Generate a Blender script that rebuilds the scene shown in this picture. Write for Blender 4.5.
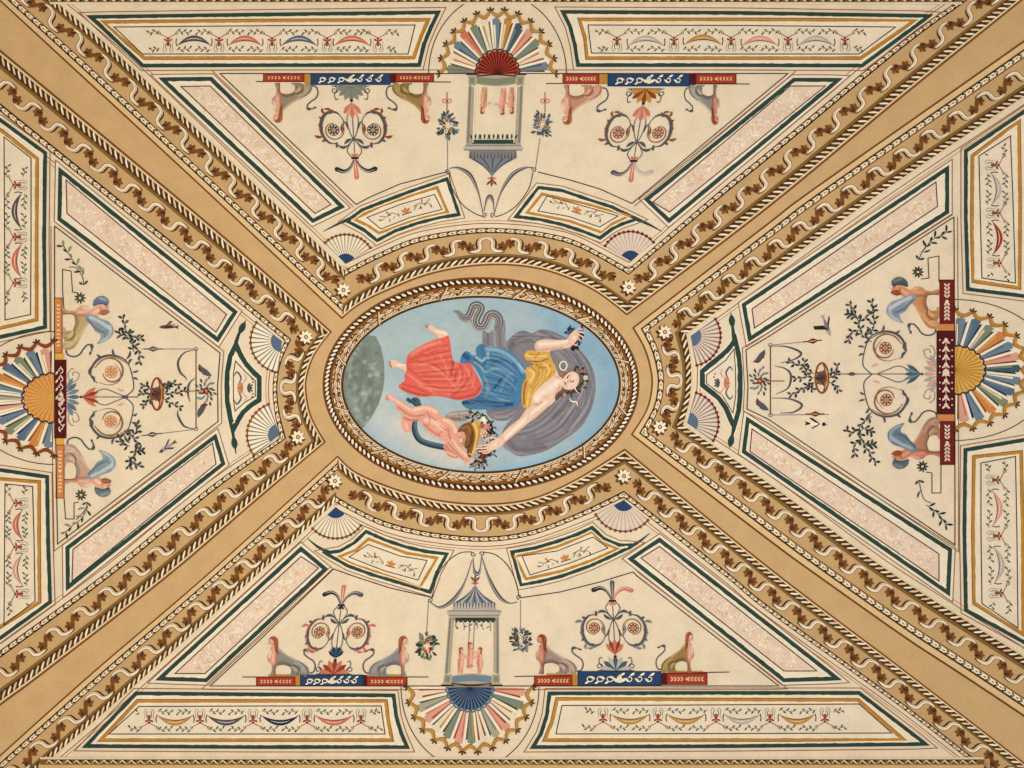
import bpy, math, random
import numpy as np
from mathutils import Vector
from mathutils.geometry import delaunay_2d_cdt, tessellate_polygon

scn = bpy.context.scene
COL = scn.collection
for o in list(bpy.data.objects):
    bpy.data.objects.remove(o)
random.seed(7)
pi = math.pi

# ------------------------------------------------------------------ camera, lights, exposure
F = 739.6                       # focal length in pixels of a 1024 px wide frame (26 mm on 36 mm)
CZ = 1.6                        # eye height; the camera looks straight up at the vault
cam_d = bpy.data.cameras.new('camera')
cam_d.sensor_width = 36.0
cam_d.lens = F / 1024 * 36.0
cam = bpy.data.objects.new('camera', cam_d)
COL.objects.link(cam)
cam.location = (0, 0, CZ)
cam.rotation_euler = (pi, 0, 0)
scn.camera = cam

scn.view_settings.view_transform = 'Standard'
scn.view_settings.look = 'None'
scn.view_settings.gamma = 1.0
scn.view_settings.use_curve_mapping = False
scn.view_settings.exposure = 0.0

w = bpy.data.worlds.new('ambient_fill')  # faint even ambient light, added as a fill
scn.world = w
w.use_nodes = True
bg = w.node_tree.nodes['Background']
bg.inputs['Color'].default_value = (1.0, 0.97, 0.93, 1)
bg.inputs['Strength'].default_value = 0.16


def added_area_light(name, loc, size, power, col):  # adds an unseen area light facing up at the vault
    d = bpy.data.lights.new(name, 'AREA')
    d.shape = 'DISK'
    d.size = size
    d.energy = power
    d.color = col
    o = bpy.data.objects.new(name, d)
    COL.objects.link(o)
    o.location = loc
    o.rotation_euler = (pi, 0, 0)
    return o


added_area_light('added_warm_light', (-1.5, 0.3, 1.15), 1.4, 150, (1.0, 0.95, 0.86))  # added warm light, out of view, brightens the left of the vault
added_area_light('added_cool_light', (1.75, -0.05, 1.15), 1.4, 108, (0.90, 0.93, 1.0))  # added cool light, out of view, turns the right side greyer


# ------------------------------------------------------------------ the vault surface: a shallow sail vault
def P(u, v, h=0.0):
    a = (u - 486.0) / 520.0
    b = (v - 384.0) / 400.0
    z = 5.05 - 0.40 * (a * a + b * b) - h
    return (u - 512.0) * z / F, (v - 384.0) * z / F, CZ + z


# ------------------------------------------------------------------ materials
def lin(c):
    return tuple((x / 12.92 if x <= 0.04045 else ((x + 0.055) / 1.055) ** 2.4) for x in (k / 255.0 for k in c))


PAL = dict(
    cream=(231, 216, 189), cream_light=(239, 227, 203), field=(234, 221, 196), white=(246, 236, 208), pale=(226, 204, 160),
    tan=(204, 170, 122), tan_light=(222, 192, 142), frieze=(198, 164, 115), olive=(128, 98, 48), ochre=(188, 140, 66),
    gold=(186, 135, 58), gold_dark=(132, 84, 30), brown=(116, 70, 32), brown_dark=(74, 46, 22), umber=(52, 34, 20),
    rust=(140, 66, 28), line=(60, 38, 28), line_brown=(140, 92, 56),
    green=(44, 68, 62), green_dark=(32, 48, 46), green_grey=(96, 112, 96), leaf=(58, 68, 58), sage=(128, 138, 112),
    black=(38, 36, 40), grey=(128, 126, 128), grey_dark=(84, 84, 90), grey_light=(186, 180, 172), stone=(176, 164, 140),
    pink_field=(230, 206, 186), pink=(214, 160, 140), salmon=(206, 116, 96), red=(164, 58, 38), red_dark=(112, 32, 24),
    maroon=(80, 18, 22), orange=(206, 134, 74), flesh=(226, 166, 140), flesh_light=(242, 206, 184), flesh_dark=(186, 112, 88),
    blue=(38, 66, 104), blue_dark=(24, 46, 78), blue_grey=(112, 132, 148), steel=(88, 110, 134), sky=(160, 190, 202), teal=(66, 92, 104),
    auburn=(150, 78, 48), lion=(150, 122, 72), lion_light=(196, 168, 118), yellow=(218, 172, 84), lilac=(170, 160, 168),
    floor_tile=(128, 116, 104), wall=(190, 180, 164))
MATS = {}


def mat(name):
    if name in MATS:
        return MATS[name]
    m = bpy.data.materials.new('fresco_' + name)
    m.use_nodes = True
    nt = m.node_tree
    b = nt.nodes['Principled BSDF']
    b.inputs['Roughness'].default_value = 0.75
    b.inputs['Specular IOR Level'].default_value = 0.15
    geo = nt.nodes.new('ShaderNodeNewGeometry')
    n1 = nt.nodes.new('ShaderNodeTexNoise')
    n1.inputs['Scale'].default_value = 9.0
    n1.inputs['Detail'].default_value = 6.0
    n2 = nt.nodes.new('ShaderNodeTexNoise')
    n2.inputs['Scale'].default_value = 95.0
    n2.inputs['Detail'].default_value = 2.0
    nt.links.new(geo.outputs['Position'], n1.inputs['Vector'])
    nt.links.new(geo.outputs['Position'], n2.inputs['Vector'])
    add = nt.nodes.new('ShaderNodeMath')
    add.operation = 'ADD'
    nt.links.new(n1.outputs['Fac'], add.inputs[0])
    nt.links.new(n2.outputs['Fac'], add.inputs[1])
    mr = nt.nodes.new('ShaderNodeMapRange')
    mr.inputs['From Min'].default_value = 0.6
    mr.inputs['From Max'].default_value = 1.4
    k = 0.20 if name in ('green', 'gold') else 0.11
    mr.inputs['To Min'].default_value = 1.0 - k
    mr.inputs['To Max'].default_value = 1.0 + k
    nt.links.new(add.outputs[0], mr.inputs['Value'])
    mul = nt.nodes.new('ShaderNodeVectorMath')
    mul.operation = 'SCALE'
    if name == 'oil':
        at = nt.nodes.new('ShaderNodeAttribute')
        at.attribute_name = 'Col'
        nt.links.new(at.outputs['Color'], mul.inputs[0])
    else:
        mul.inputs[0].default_value = lin(PAL[name])
    nt.links.new(mr.outputs['Result'], mul.inputs['Scale'])
    nt.links.new(mul.outputs['Vector'], b.inputs['Base Color'])
    MATS[name] = m
    return m


# ------------------------------------------------------------------ plane geometry in fresco coordinates
def A2(p):
    return np.asarray(p, float).reshape(-1, 2)


def catmull(pts, closed=False, n=8):
    p = A2(pts)
    m = len(p)
    if m < 3:
        return p
    out = []
    segs = m if closed else m - 1
    for i in range(segs):
        if closed:
            p0, p1, p2, p3 = p[(i - 1) % m], p[i], p[(i + 1) % m], p[(i + 2) % m]
        else:
            p0, p1, p2, p3 = p[max(i - 1, 0)], p[i], p[i + 1], p[min(i + 2, m - 1)]
        for k in range(n):
            t = k / n
            out.append(0.5 * (2 * p1 + (p2 - p0) * t + (2 * p0 - 5 * p1 + 4 * p2 - p3) * t * t + (3 * p1 - p0 - 3 * p2 + p3) * t ** 3))
    if not closed:
        out.append(p[-1])
    return np.array(out)


def densify(p, step, closed=False):
    p = A2(p)
    q = []
    m = len(p)
    for i in range(m if closed else m - 1):
        a, b = p[i], p[(i + 1) % m]
        k = max(1, int(math.ceil(np.hypot(*(b - a)) / step)))
        for j in range(k):
            q.append(a + (b - a) * j / k)
    if not closed:
        q.append(p[-1])
    return np.array(q)


def resample(p, n):
    p = A2(p)
    d = np.concatenate([[0], np.cumsum(np.hypot(*np.diff(p, axis=0).T))])
    s = np.linspace(0, d[-1], n)
    return np.stack([np.interp(s, d, p[:, 0]), np.interp(s, d, p[:, 1])], 1)


def plen(p):
    return float(np.hypot(*np.diff(A2(p), axis=0).T).sum())


def normals(p, closed):
    p = A2(p)
    if closed:
        d0 = p - np.roll(p, 1, 0)
        d1 = np.roll(p, -1, 0) - p
    else:
        d = np.diff(p, axis=0)
        d0 = np.vstack([d[:1], d])
        d1 = np.vstack([d, d[-1:]])
    d0 = d0 / np.maximum(np.hypot(*d0.T), 1e-9)[:, None]
    d1 = d1 / np.maximum(np.hypot(*d1.T), 1e-9)[:, None]
    n0 = np.stack([-d0[:, 1], d0[:, 0]], 1)
    n1 = np.stack([-d1[:, 1], d1[:, 0]], 1)
    nn = n0 + n1
    L = np.maximum(np.hypot(*nn.T), 1e-6)
    nn = nn / L[:, None]
    c = np.clip((nn * n1).sum(1), 0.4, 1)
    return nn / c[:, None]


def offset(p, d, closed=False):
    return A2(p) + normals(p, closed) * d


def arc(c, rx, ry, a0, a1, n=24):
    t = np.radians(np.linspace(a0, a1, n))
    return np.stack([c[0] + rx * np.cos(t), c[1] + ry * np.sin(t)], 1)


def spiral(c, r0, r1, a0, a1, n=36):
    t = np.linspace(0, 1, n)
    r = r0 + (r1 - r0) * t
    a = np.radians(a0 + (a1 - a0) * t)
    return np.stack([c[0] + r * np.cos(a), c[1] + r * np.sin(a)], 1)


def inside(pts, poly):
    x, y = pts[:, 0], pts[:, 1]
    r = np.zeros(len(pts), bool)
    m = len(poly)
    j = m - 1
    for i in range(m):
        xi, yi = poly[i]
        xj, yj = poly[j]
        c = ((yi > y) != (yj > y))
        if c.any():
            xx = (xj - xi) * (y - yi) / ((yj - yi) if yj != yi else 1e-12) + xi
            r ^= c & (x < xx)
        j = i
    return r


def tri_fill(poly, step):
    """Triangulate a closed outline with inner points on a grid of the given step."""
    b = densify(poly, step, True)
    keep = [0]
    for i in range(1, len(b)):
        if np.hypot(*(b[i] - b[keep[-1]])) > 1e-4:
            keep.append(i)
    b = b[keep]
    lo, hi = b.min(0), b.max(0)
    pts = b
    if (hi - lo).max() > step * 1.2:
        xs = np.arange(lo[0] + step * .5, hi[0], step)
        ys = np.arange(lo[1] + step * .5, hi[1], step * .87)
        g = np.array([(x + (k % 2) * step * .5, y) for k, y in enumerate(ys) for x in xs]) if len(xs) and len(ys) else np.zeros((0, 2))
        if len(g):
            g = g[inside(g, b)]
            if len(g):
                d = np.full(len(g), 1e9)
                for k in range(0, len(b)):
                    d = np.minimum(d, np.hypot(g[:, 0] - b[k, 0], g[:, 1] - b[k, 1]))
                g = g[d > step * .45]
            pts = np.vstack([b, g]) if len(g) else b
    n = len(b)
    r = delaunay_2d_cdt([Vector((float(p[0]), float(p[1]))) for p in pts], [(i, (i + 1) % n) for i in range(n)], [], 1, 1e-5)
    return np.array([(q.x, q.y) for q in r[0]]), [tuple(f) for f in r[2]]


class Paint:
    """A piece of painted plaster: collects strokes and filled outlines, each laid a hair over the one before."""
    STEP = 0.00016

    def __init__(self, lvl=0.002, T=None):
        self.h = lvl
        self.T = T
        self.V, self.Fc, self.M = [], [], []
        self.n = 0
        self.cols = None

    def _put(self, p, faces, col):
        p = A2(p)
        if self.T is not None:
            p = A2(self.T(p))
        self.h += self.STEP
        x, y, z = P(p[:, 0], p[:, 1], self.h)
        self.V.append(np.stack([x, y, z], 1))
        n0 = self.n
        self.Fc += [tuple(i + n0 for i in f) for f in faces]
        self.M += [col] * len(faces)
        self.n += len(p)

    def stroke(self, pts, wd, col, closed=False, smooth=True, taper=None, n=8, step=7.0, hold=False):
        p = A2(pts)
        if smooth and len(p) > 2:
            p = catmull(p, closed, n)
        else:
            p = densify(p, step, closed)
        k = len(p)
        N = normals(p, closed)
        t = np.linspace(0, 1, k)
        if callable(wd):
            ww = np.array([wd(x) for x in t])
        else:
            ww = np.full(k, float(wd))
        if taper == 'both':
            ww = ww * (0.12 + 0.88 * np.sin(pi * t) ** 0.7)
        elif taper == 'end':
            ww = ww * (1 - 0.88 * t)
        elif taper == 'start':
            ww = ww * (0.12 + 0.88 * t)
        elif taper == 'leaf':
            ww = ww * np.maximum(0.06, np.sin(pi * np.clip(t, 0, 1) ** 1.3))
        a, b = p + N * ww[:, None] / 2, p - N * ww[:, None] / 2
        m = k if closed else k - 1
        f = [(i, (i + 1) % k, k + (i + 1) % k, k + i) for i in range(m)]
        h = self.h
        self._put(np.vstack([a, b]), f, col)
        if hold:
            self.h = h

    def fill(self, pts, col, smooth=False, step=12.0, n=6, hold=False):
        p = A2(pts)
        if smooth:
            p = catmull(p, True, n)
        h = self.h
        ext = (p.max(0) - p.min(0)).max()
        if ext < step * 1.5 and len(p) <= 40:
            tr = tessellate_polygon([[Vector((q[0], q[1], 0)) for q in p]])
            self._put(p, [tuple(t) for t in tr], col)
        else:
            q, tr = tri_fill(p, step)
            self._put(q, tr, col)
            if ext > 40:
                self.h += .0004
        if hold:
            self.h = h

    def disc(self, c, rx, col, ry=None, n=14, hold=False):
        ry = rx if ry is None else ry
        a = arc(c, rx, ry, 0, 360, n + 1)[:-1]
        h = self.h
        self._put(np.vstack([[c], a]), [(0, 1 + i, 1 + (i + 1) % n) for i in range(n)], col)
        if hold:
            self.h = h

    def ring(self, c, rx, wd, col, ry=None, n=20):
        ry = rx if ry is None else ry
        self.stroke(arc(c, rx, ry, 0, 360, n + 1)[:-1], wd, col, closed=True, smooth=False)

    def leaf(self, a, ang, L, wd, col, bend=0.0, hold=True):
        t = np.linspace(0, 1, 6)
        ca, sa = math.cos(ang), math.sin(ang)
        x = t * L
        y = bend * L * np.sin(pi * t)
        p = np.stack([a[0] + x * ca - y * sa, a[1] + x * sa + y * ca], 1)
        self.stroke(p, wd, col, smooth=False, step=99, taper='leaf', hold=hold)

    def mesh(self, name, org):
        me = bpy.data.meshes.new(name)
        V = np.vstack(self.V) - np.array(org)
        F = []
        for f in self.Fc:
            a, b, c = V[f[0]], V[f[1]], V[f[2]]
            nz = (b[0] - a[0]) * (c[1] - a[1]) - (b[1] - a[1]) * (c[0] - a[0])
            F.append(f[::-1] if nz > 0 else f)
        me.from_pydata(V.tolist(), [], F)
        names = list(dict.fromkeys(self.M))
        for nme in names:
            me.materials.append(mat(nme))
        if len(names) > 1:
            ix = {nme: i for i, nme in enumerate(names)}
            me.polygons.foreach_set('material_index', [ix[x] for x in self.M])
        if self.cols is not None:
            at = me.color_attributes.new('Col', 'FLOAT_COLOR', 'POINT')
            at.data.foreach_set('color', np.hstack([self.cols, np.ones((len(self.cols), 1))]).ravel())
        me.update()
        return me


class Oil(Paint):
    """A patch of brushwork: fine mesh whose pigment is mixed from soft brush strokes."""

    def __init__(self, lvl, outline, base, strokes=(), step=1.3, smooth=True, T=None, grain=0.03):
        super().__init__(lvl, T)
        p = catmull(outline, True, 5) if smooth else A2(outline)
        q, tr = tri_fill(p, step)
        c = np.tile(np.array(lin(base)), (len(q), 1))
        for s in strokes:
            pts, wd, col = s[:3]
            op = s[3] if len(s) > 3 else 0.8
            soft = s[4] if len(s) > 4 else 0.7
            pp = A2(pts)
            if len(pp) > 2:
                pp = catmull(pp, False, 5)
            d = np.full(len(q), 1e9)
            if len(pp) == 1:
                d = np.hypot(*(q - pp[0]).T)
            for i in range(len(pp) - 1):
                a, b = pp[i], pp[i + 1]
                ab = b - a
                t = np.clip(((q - a) @ ab) / max(ab @ ab, 1e-9), 0, 1)
                d = np.minimum(d, np.hypot(*(q - a - t[:, None] * ab).T))
            r = wd / 2.0
            al = np.clip((r - d) / (soft * r) if soft > 0 else (d < r), 0, 1)
            al = (al * al * (3 - 2 * al) * op)[:, None]
            c = c * (1 - al) + np.array(lin(col)) * al
        rg = np.random.default_rng(len(q))
        c = c * (1 + grain * rg.standard_normal((len(q), 1)))
        self._put(q, tr, 'oil')
        self.cols = np.clip(c, 0, 1)


def folds(a, b, n, light, dark, wd, op, seed=1, jit=.6):
    """Alternating light and dark brush lines running between two guide curves."""
    a, b = resample(catmull(a, False, 6), 9), resample(catmull(b, False, 6), 9)
    rg = random.Random(seed)
    out = []
    for k in range(n):
        t = (k + .5) / n
        i0 = rg.uniform(0, .25)
        i1 = rg.uniform(.75, 1)
        p = a + (b - a) * (t + rg.uniform(-.3, .3) / n)
        p = p[int(i0 * 8):int(i1 * 8) + 1] + np.array([rg.uniform(-jit, jit), rg.uniform(-jit, jit)])
        out.append((p[::2], wd * rg.uniform(.7, 1.3), light if k % 2 else dark, op * rg.uniform(.7, 1.1), 1))
    return out


ORG = {}


def thing(name, label, cat, anchor, group=None, kind=None):
    o = bpy.data.objects.new(name, None)
    o.empty_display_size = 0.05
    COL.objects.link(o)
    o.location = P(*anchor)
    ORG[o.name] = P(*anchor)
    if label:
        o['label'] = label
    if cat:
        o['category'] = cat
    if group:
        o['group'] = group
    if kind:
        o['kind'] = kind
    return o


def part(name, S, parent, label=None, kind=None):
    org = ORG[parent.name]
    o = bpy.data.objects.new(name, S.mesh(name, org))
    COL.objects.link(o)
    o.parent = parent
    ORG[o.name] = org
    if label:
        o['label'] = label
    if kind:
        o['kind'] = kind
    return o


def single(name, S, label, cat, anchor, group=None, kind=None):
    org = P(*anchor)
    o = bpy.data.objects.new(name, S.mesh(name, org))
    COL.objects.link(o)
    o.location = org
    ORG[o.name] = org
    if label:
        o['label'] = label
    if cat:
        o['category'] = cat
    if group:
        o['group'] = group
    if kind:
        o['kind'] = kind
    return o


def frame2(o, x, y):
    """Affine map of a local drawing: origin o, image of (1,0) is x, image of (0,1) is y."""
    o, x, y = np.array(o, float), np.array(x, float), np.array(y, float)
    return lambda p: o + A2(p)[:, :1] * x + A2(p)[:, 1:] * y
# ------------------------------------------------------------------ the room shell
U0, U1, V0, V1 = -34.0, 1058.0, -14.0, 780.0


def grid_surface(lvl, u0, u1, v0, v1, nu, nv, col):
    S = Paint(lvl)
    us, vs = np.linspace(u0, u1, nu), np.linspace(v0, v1, nv)
    p = np.array([(a, b) for b in vs for a in us])
    S._put(p, [(j * nu + i, j * nu + i + 1, (j + 1) * nu + i + 1, (j + 1) * nu + i) for j in range(nv - 1) for i in range(nu - 1)], col)
    return S


ceiling = single('ceiling', grid_surface(0, U0, U1, V0, V1, 92, 67, 'tan'), None, None, (486, 384), kind='structure')


def wall(name, a, b):
    """A wall under one edge of the vault, its top following the vault, with thickness outward."""
    n = 40
    pts = [P(a[0] + (b[0] - a[0]) * i / n, a[1] + (b[1] - a[1]) * i / n, -0.02) for i in range(n + 1)]
    c = P(486, 384)
    mid = pts[n // 2]
    ox, oy = (0.2 * (1 if mid[0] > c[0] else -1), 0) if abs(a[0] - b[0]) < 1 else (0, 0.2 * (1 if mid[1] > c[1] else -1))
    V, Fc = [], []
    for x, y, z in pts:
        V += [(x, y, z), (x, y, 0), (x + ox, y + oy, z), (x + ox, y + oy, 0)]
    for i in range(n):
        k, q = 4 * i, 4 * i + 4
        Fc += [(k, q, q + 1, k + 1), (k + 2, k + 3, q + 3, q + 2), (k, k + 2, q + 2, q)]
    Fc += [(0, 1, 3, 2), (4 * n, 4 * n + 2, 4 * n + 3, 4 * n + 1)]
    me = bpy.data.meshes.new(name)
    me.from_pydata(V, [], Fc)
    me.materials.append(mat('wall'))
    o = bpy.data.objects.new(name, me)
    COL.objects.link(o)
    o['kind'] = 'structure'


wall('wall_back', (U0, V0), (U1, V0))
wall('wall_front', (U0, V1), (U1, V1))
wall('wall_left', (U0, V0), (U0, V1))
wall('wall_right', (U1, V0), (U1, V1))
me = bpy.data.meshes.new('floor')
me.from_pydata([(-4.2, -3.2, 0), (4.2, -3.2, 0), (4.2, 3.2, 0), (-4.2, 3.2, 0), (-4.2, -3.2, -.1), (4.2, -3.2, -.1), (4.2, 3.2, -.1), (-4.2, 3.2, -.1)],
               [], [(0, 1, 2, 3), (7, 6, 5, 4), (0, 4, 5, 1), (1, 5, 6, 2), (2, 6, 7, 3), (3, 7, 4, 0)])
me.materials.append(mat('floor_tile'))
o = bpy.data.objects.new('floor', me)
COL.objects.link(o)
o['kind'] = 'structure'

# ------------------------------------------------------------------ border curves: (outer, inner) for the three runs of each sector
BORD = {
    'N': [([(-18, -17), (3, 2), (105, 96), (212, 195), (342, 317)], [(42, -12), (57, 1), (128, 62), (256, 184), (345.6, 269)]),
          ([(342, 317), (357, 305), (381, 292), (430, 273), (485, 264), (540, 268), (590, 287), (627, 313.5)],
           [(345.6, 269), (380, 252), (418, 237), (470, 228.5), (512, 228.5), (548, 233), (580, 242), (629, 268)]),
          ([(1040, -16), (1008, 10), (901, 96), (768, 206), (627, 313.5)], [(975, -13), (950, 6), (896, 45), (768, 151), (720, 190), (629, 268)])],
    'S': [([(-20, 776), (0, 757), (95, 672), (207, 576), (337.5, 457.5)], [(32, 776), (46, 764), (128, 693), (256, 577), (335.6, 503)]),
          ([(337.5, 457.5), (357, 474), (398, 491), (440, 501.5), (484, 505), (530, 500), (575, 481), (624.8, 450.6)],
           [(335.6, 503), (382, 526), (430, 537.5), (484, 542), (530, 536), (580, 518), (623.8, 498)]),
          ([(1040, 778), (1024, 764), (905, 672), (768, 568), (624.8, 450.6)], [(990, 776), (961, 754), (896, 704), (768, 612), (724, 576), (623.8, 498)])],
    'W': [([(-32, 26), (0, 52), (52, 95), (170, 193), (256, 266), (330, 332)], [(-32, 86), (0, 112), (106, 197), (200, 272), (284.4, 340.6)]),
          ([(330, 332), (315, 352), (307, 372), (305, 390), (310, 416), (323.8, 442)], [(284.4, 340.6), (276, 362), (272.5, 386), (274, 410), (279.4, 438)]),
          ([(-32, 728), (0, 703.5), (44, 671), (166, 576), (256, 499), (323.8, 442)], [(-32, 675), (0, 650), (106, 572), (204, 491), (279.4, 438)])],
    'E': [([(1056, 20), (1024, 42.5), (948, 96), (810, 193), (768, 225), (634.4, 328)], [(1056, 77), (1024, 98), (883, 193), (768, 276), (688, 333.7)]),
          ([(634.4, 328), (645, 347), (651, 366), (653, 385), (648, 409), (633, 434.4)], [(688, 333.7), (692, 360), (692.5, 383), (690, 405), (684.5, 425)]),
          ([(1056, 737), (1024, 714.5), (960, 672), (905, 636), (820, 576), (768, 538), (633, 434.4)], [(1056, 678), (1024, 655), (890, 570), (768, 481), (684.5, 425)])],
}
KIND = {'N': [('leaf', 'rope'), ('rope', 'leaf'), ('rope', 'leaf')], 'S': [('leaf', 'rope'), ('rope', 'leaf'), ('rope', 'leaf')],
        'E': [('leaf', 'rope')] * 3, 'W': [('rope', 'leaf')] * 3}
NM = 160


def run_curves(sec, k):
    o, i = BORD[sec][k]
    return resample(catmull(o, False, 12), NM), resample(catmull(i, False, 12), NM)


def tcurve(o, i, t):
    return o + (i - o) * t


def band(S, o, i, t0, t1, col, hold=False):
    a, b = tcurve(o, i, t0), tcurve(o, i, t1)
    n = len(a)
    m = 1 + int(abs(t1 - t0) / 0.3)
    rows = [a + (b - a) * k / m for k in range(m + 1)]
    h = S.h
    S._put(np.vstack(rows), [(k * n + j, k * n + j + 1, (k + 1) * n + j + 1, (k + 1) * n + j) for k in range(m) for j in range(n - 1)], col)
    if hold:
        S.h = h


def along(p, s):
    """Point and unit tangent at length s of a polyline."""
    d = np.concatenate([[0], np.cumsum(np.hypot(*np.diff(p, axis=0).T))])
    q = np.array([np.interp(s, d, p[:, 0]), np.interp(s, d, p[:, 1])])
    r = np.array([np.interp(s + .6, d, p[:, 0]), np.interp(s + .6, d, p[:, 1])]) - np.array([np.interp(s - .6, d, p[:, 0]), np.interp(s - .6, d, p[:, 1])])
    return q, r / max(np.hypot(*r), 1e-9)


def leaf_moulding(lvl, o, i, t0, t1, inward):
    """Pale fillet with a row of dark leaves. inward = +1 when the tan side is at t0."""
    S = Paint(lvl)
    w_ = t1 - t0
    band(S, o, i, t0 - .02, t1 + .02, 'pale')
    band(S, o, i, t0 - .015, t0 + .025, 'brown_dark')
    band(S, o, i, t1 - .015, t1 + .015, 'brown')
    band(S, o, i, t0 + w_ * .3, t1 - w_ * .25, 'white')
    c = tcurve(o, i, (t0 + t1) / 2)
    L = plen(c)
    n = int(L / 9.6)
    for k in range(n):
        q, tg = along(c, (k + .5) * L / n)
        nn = np.array([-tg[1], tg[0]])
        a = math.atan2(tg[1], tg[0])
        for sg in (-1, 1):
            S.leaf(q - tg * 3.2, a + sg * .42, 5.2, 1.7, 'umber')
        S.leaf(q + tg * 1.0, a, 4.6, 1.2, 'brown')
    return S


def rope_moulding(lvl, o, i, t0, t1):
    """Dark fillet carrying a twisted row of pale comma leaves."""
    S = Paint(lvl)
    w_ = t1 - t0
    band(S, o, i, t0 - .02, t1 + .02, 'brown')
    band(S, o, i, t0 + w_ * .12, t1 - w_ * .12, 'brown_dark')
    band(S, o, i, t0 - .02, t0 + .015, 'pale')
    band(S, o, i, t1 - .01, t1 + .05, 'olive')
    c = tcurve(o, i, t0 + w_ * .45)
    L = plen(c)
    n = int(L / 6.9)
    ow = np.hypot(*(i - o).T).mean() * w_
    for k in range(n):
        q, tg = along(c, (k + .5) * L / n)
        nn = np.array([-tg[1], tg[0]])
        if (along(i, L * .5)[0] - along(o, L * .5)[0]) @ nn < 0:
            nn = -nn
        S.stroke([q - nn * ow * .40 - tg * 4.0, q - nn * ow * .16 - tg * 1.8, q + nn * ow * .12 + tg * 1.6, q + nn * ow * .30 + tg * 4.0],
                 1.9, 'white' if k % 2 else 'pale', taper='both', n=3, hold=True)
    return S


def ribbon_run(Sr, Sv, o, i, t, amp, p0, p1, flip, start=0.0, stop=1.0):
    """A waving ribbon with vine leaves in its hollows, drawn from length fraction start to stop."""
    c = tcurve(o, i, t)
    L = plen(c)
    s0, s1 = start * L, stop * L
    span = s1 - s0
    sg = 1 if span > 0 else -1
    nper = max(1, int(round(abs(span) / ((p0 + p1) / 2))))
    iv = along(i, L * .5)[0] - along(o, L * .5)[0]

    def at(ph, dn=0.0, dx=0.0):
        x = ph / nper
        r = p1 / p0
        y = x * (2 / (1 + r)) + (x * x) * (1 - 2 / (1 + r))
        q, tg = along(c, s0 + span * y + dx * sg)
        tg = tg * sg
        nn = np.array([-tg[1], tg[0]])
        if nn @ iv < 0:
            nn = -nn
        return q, tg, nn

    f = -1 if flip else 1
    M = 16
    for k in range(nper):
        # rising half: thin brown stem with leaves ; falling half (towards outer): broad pale ribbon
        fall, rise = [], []
        for j in range(M + 1):
            ph = k - .07 + .64 * j / M
            q, tg, nn = at(ph)
            a = f * amp * math.cos(2 * pi * ph)
            fall.append(q + nn * a + tg * 2.6 * math.sin(4 * pi * ph))
            ph = k + .5 + .5 * j / M
            if ph <= nper:
                q, tg, nn = at(ph)
                a = f * amp * math.cos(2 * pi * ph)
                rise.append(q + nn * a + tg * 1.2 * math.sin(2 * pi * ph * 2))
        q, tg, nn = at(k + .25)
        Sv.h, Sr.h = .0028, .0036
        Sv.stroke(np.array(fall) + tg * 1.8 - nn * .6 * f, 4.4, 'brown_dark', smooth=False, step=99, taper='both', hold=True)
        Sv.stroke(fall, 4.9, 'brown', smooth=False, step=99, taper='both', hold=True)
        Sr.stroke(fall, 3.7, 'cream_light', smooth=False, step=99, taper='both', hold=True)
        Sr.h += .0004
        Sr.stroke(np.array(fall[2:-4]) + tg * .9, 1.2, 'tan', smooth=False, step=99, taper='both', hold=True)
        Sr.h -= .0004
        Sv.h = .0032
        if len(rise) > 2:
            Sv.stroke(rise, 3.0, 'brown', smooth=False, step=99, taper='both', hold=True)
            Sv.stroke(np.array(rise) - nn * 1.0, 1.1, 'ochre', smooth=False, step=99, taper='both')
        Sv.h = .0042
        for ph, side in ((k + .60, 1), (k + .90, -1)):
            if ph > nper - .05:
                continue
            q, tg, nn = at(ph)
            a = f * amp * math.cos(2 * pi * ph)
            b = q + nn * a
            d = nn * side * f
            tip = b + d * 5.2
            Sv.stroke([b, b + d * 2.5, tip], 1.1, 'brown_dark', n=3, hold=True)
            base = math.atan2(d[1], d[0])
            for da, cl in ((-1.15, 'brown'), (1.15, 'gold_dark'), (0.0, 'brown'), (-2.2, 'brown_dark'), (2.2, 'brown')):
                Sv.leaf(b + d * 3.9, base + da, 5.2, 3.3, cl)


def rosette(lvl, c, r=7.0):
    S = Paint(lvl)
    for k in range(8):
        a = k * pi / 4 + .2
        S.leaf((c[0] - 1.2, c[1] + 1.2), a, r * 1.25, r * .62, ('brown_dark', 'brown')[k % 2])
    S.h += .0002
    for k in range(8):
        a = k * pi / 4 + .2
        S.leaf(c, a, r, r * .46, 'white')
    S.h += .0002
    S.disc(c, r * .3, 'brown_dark')
    S.disc(c, r * .2, 'ochre')
    S.disc(c, r * .1, 'white')
    return S


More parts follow.
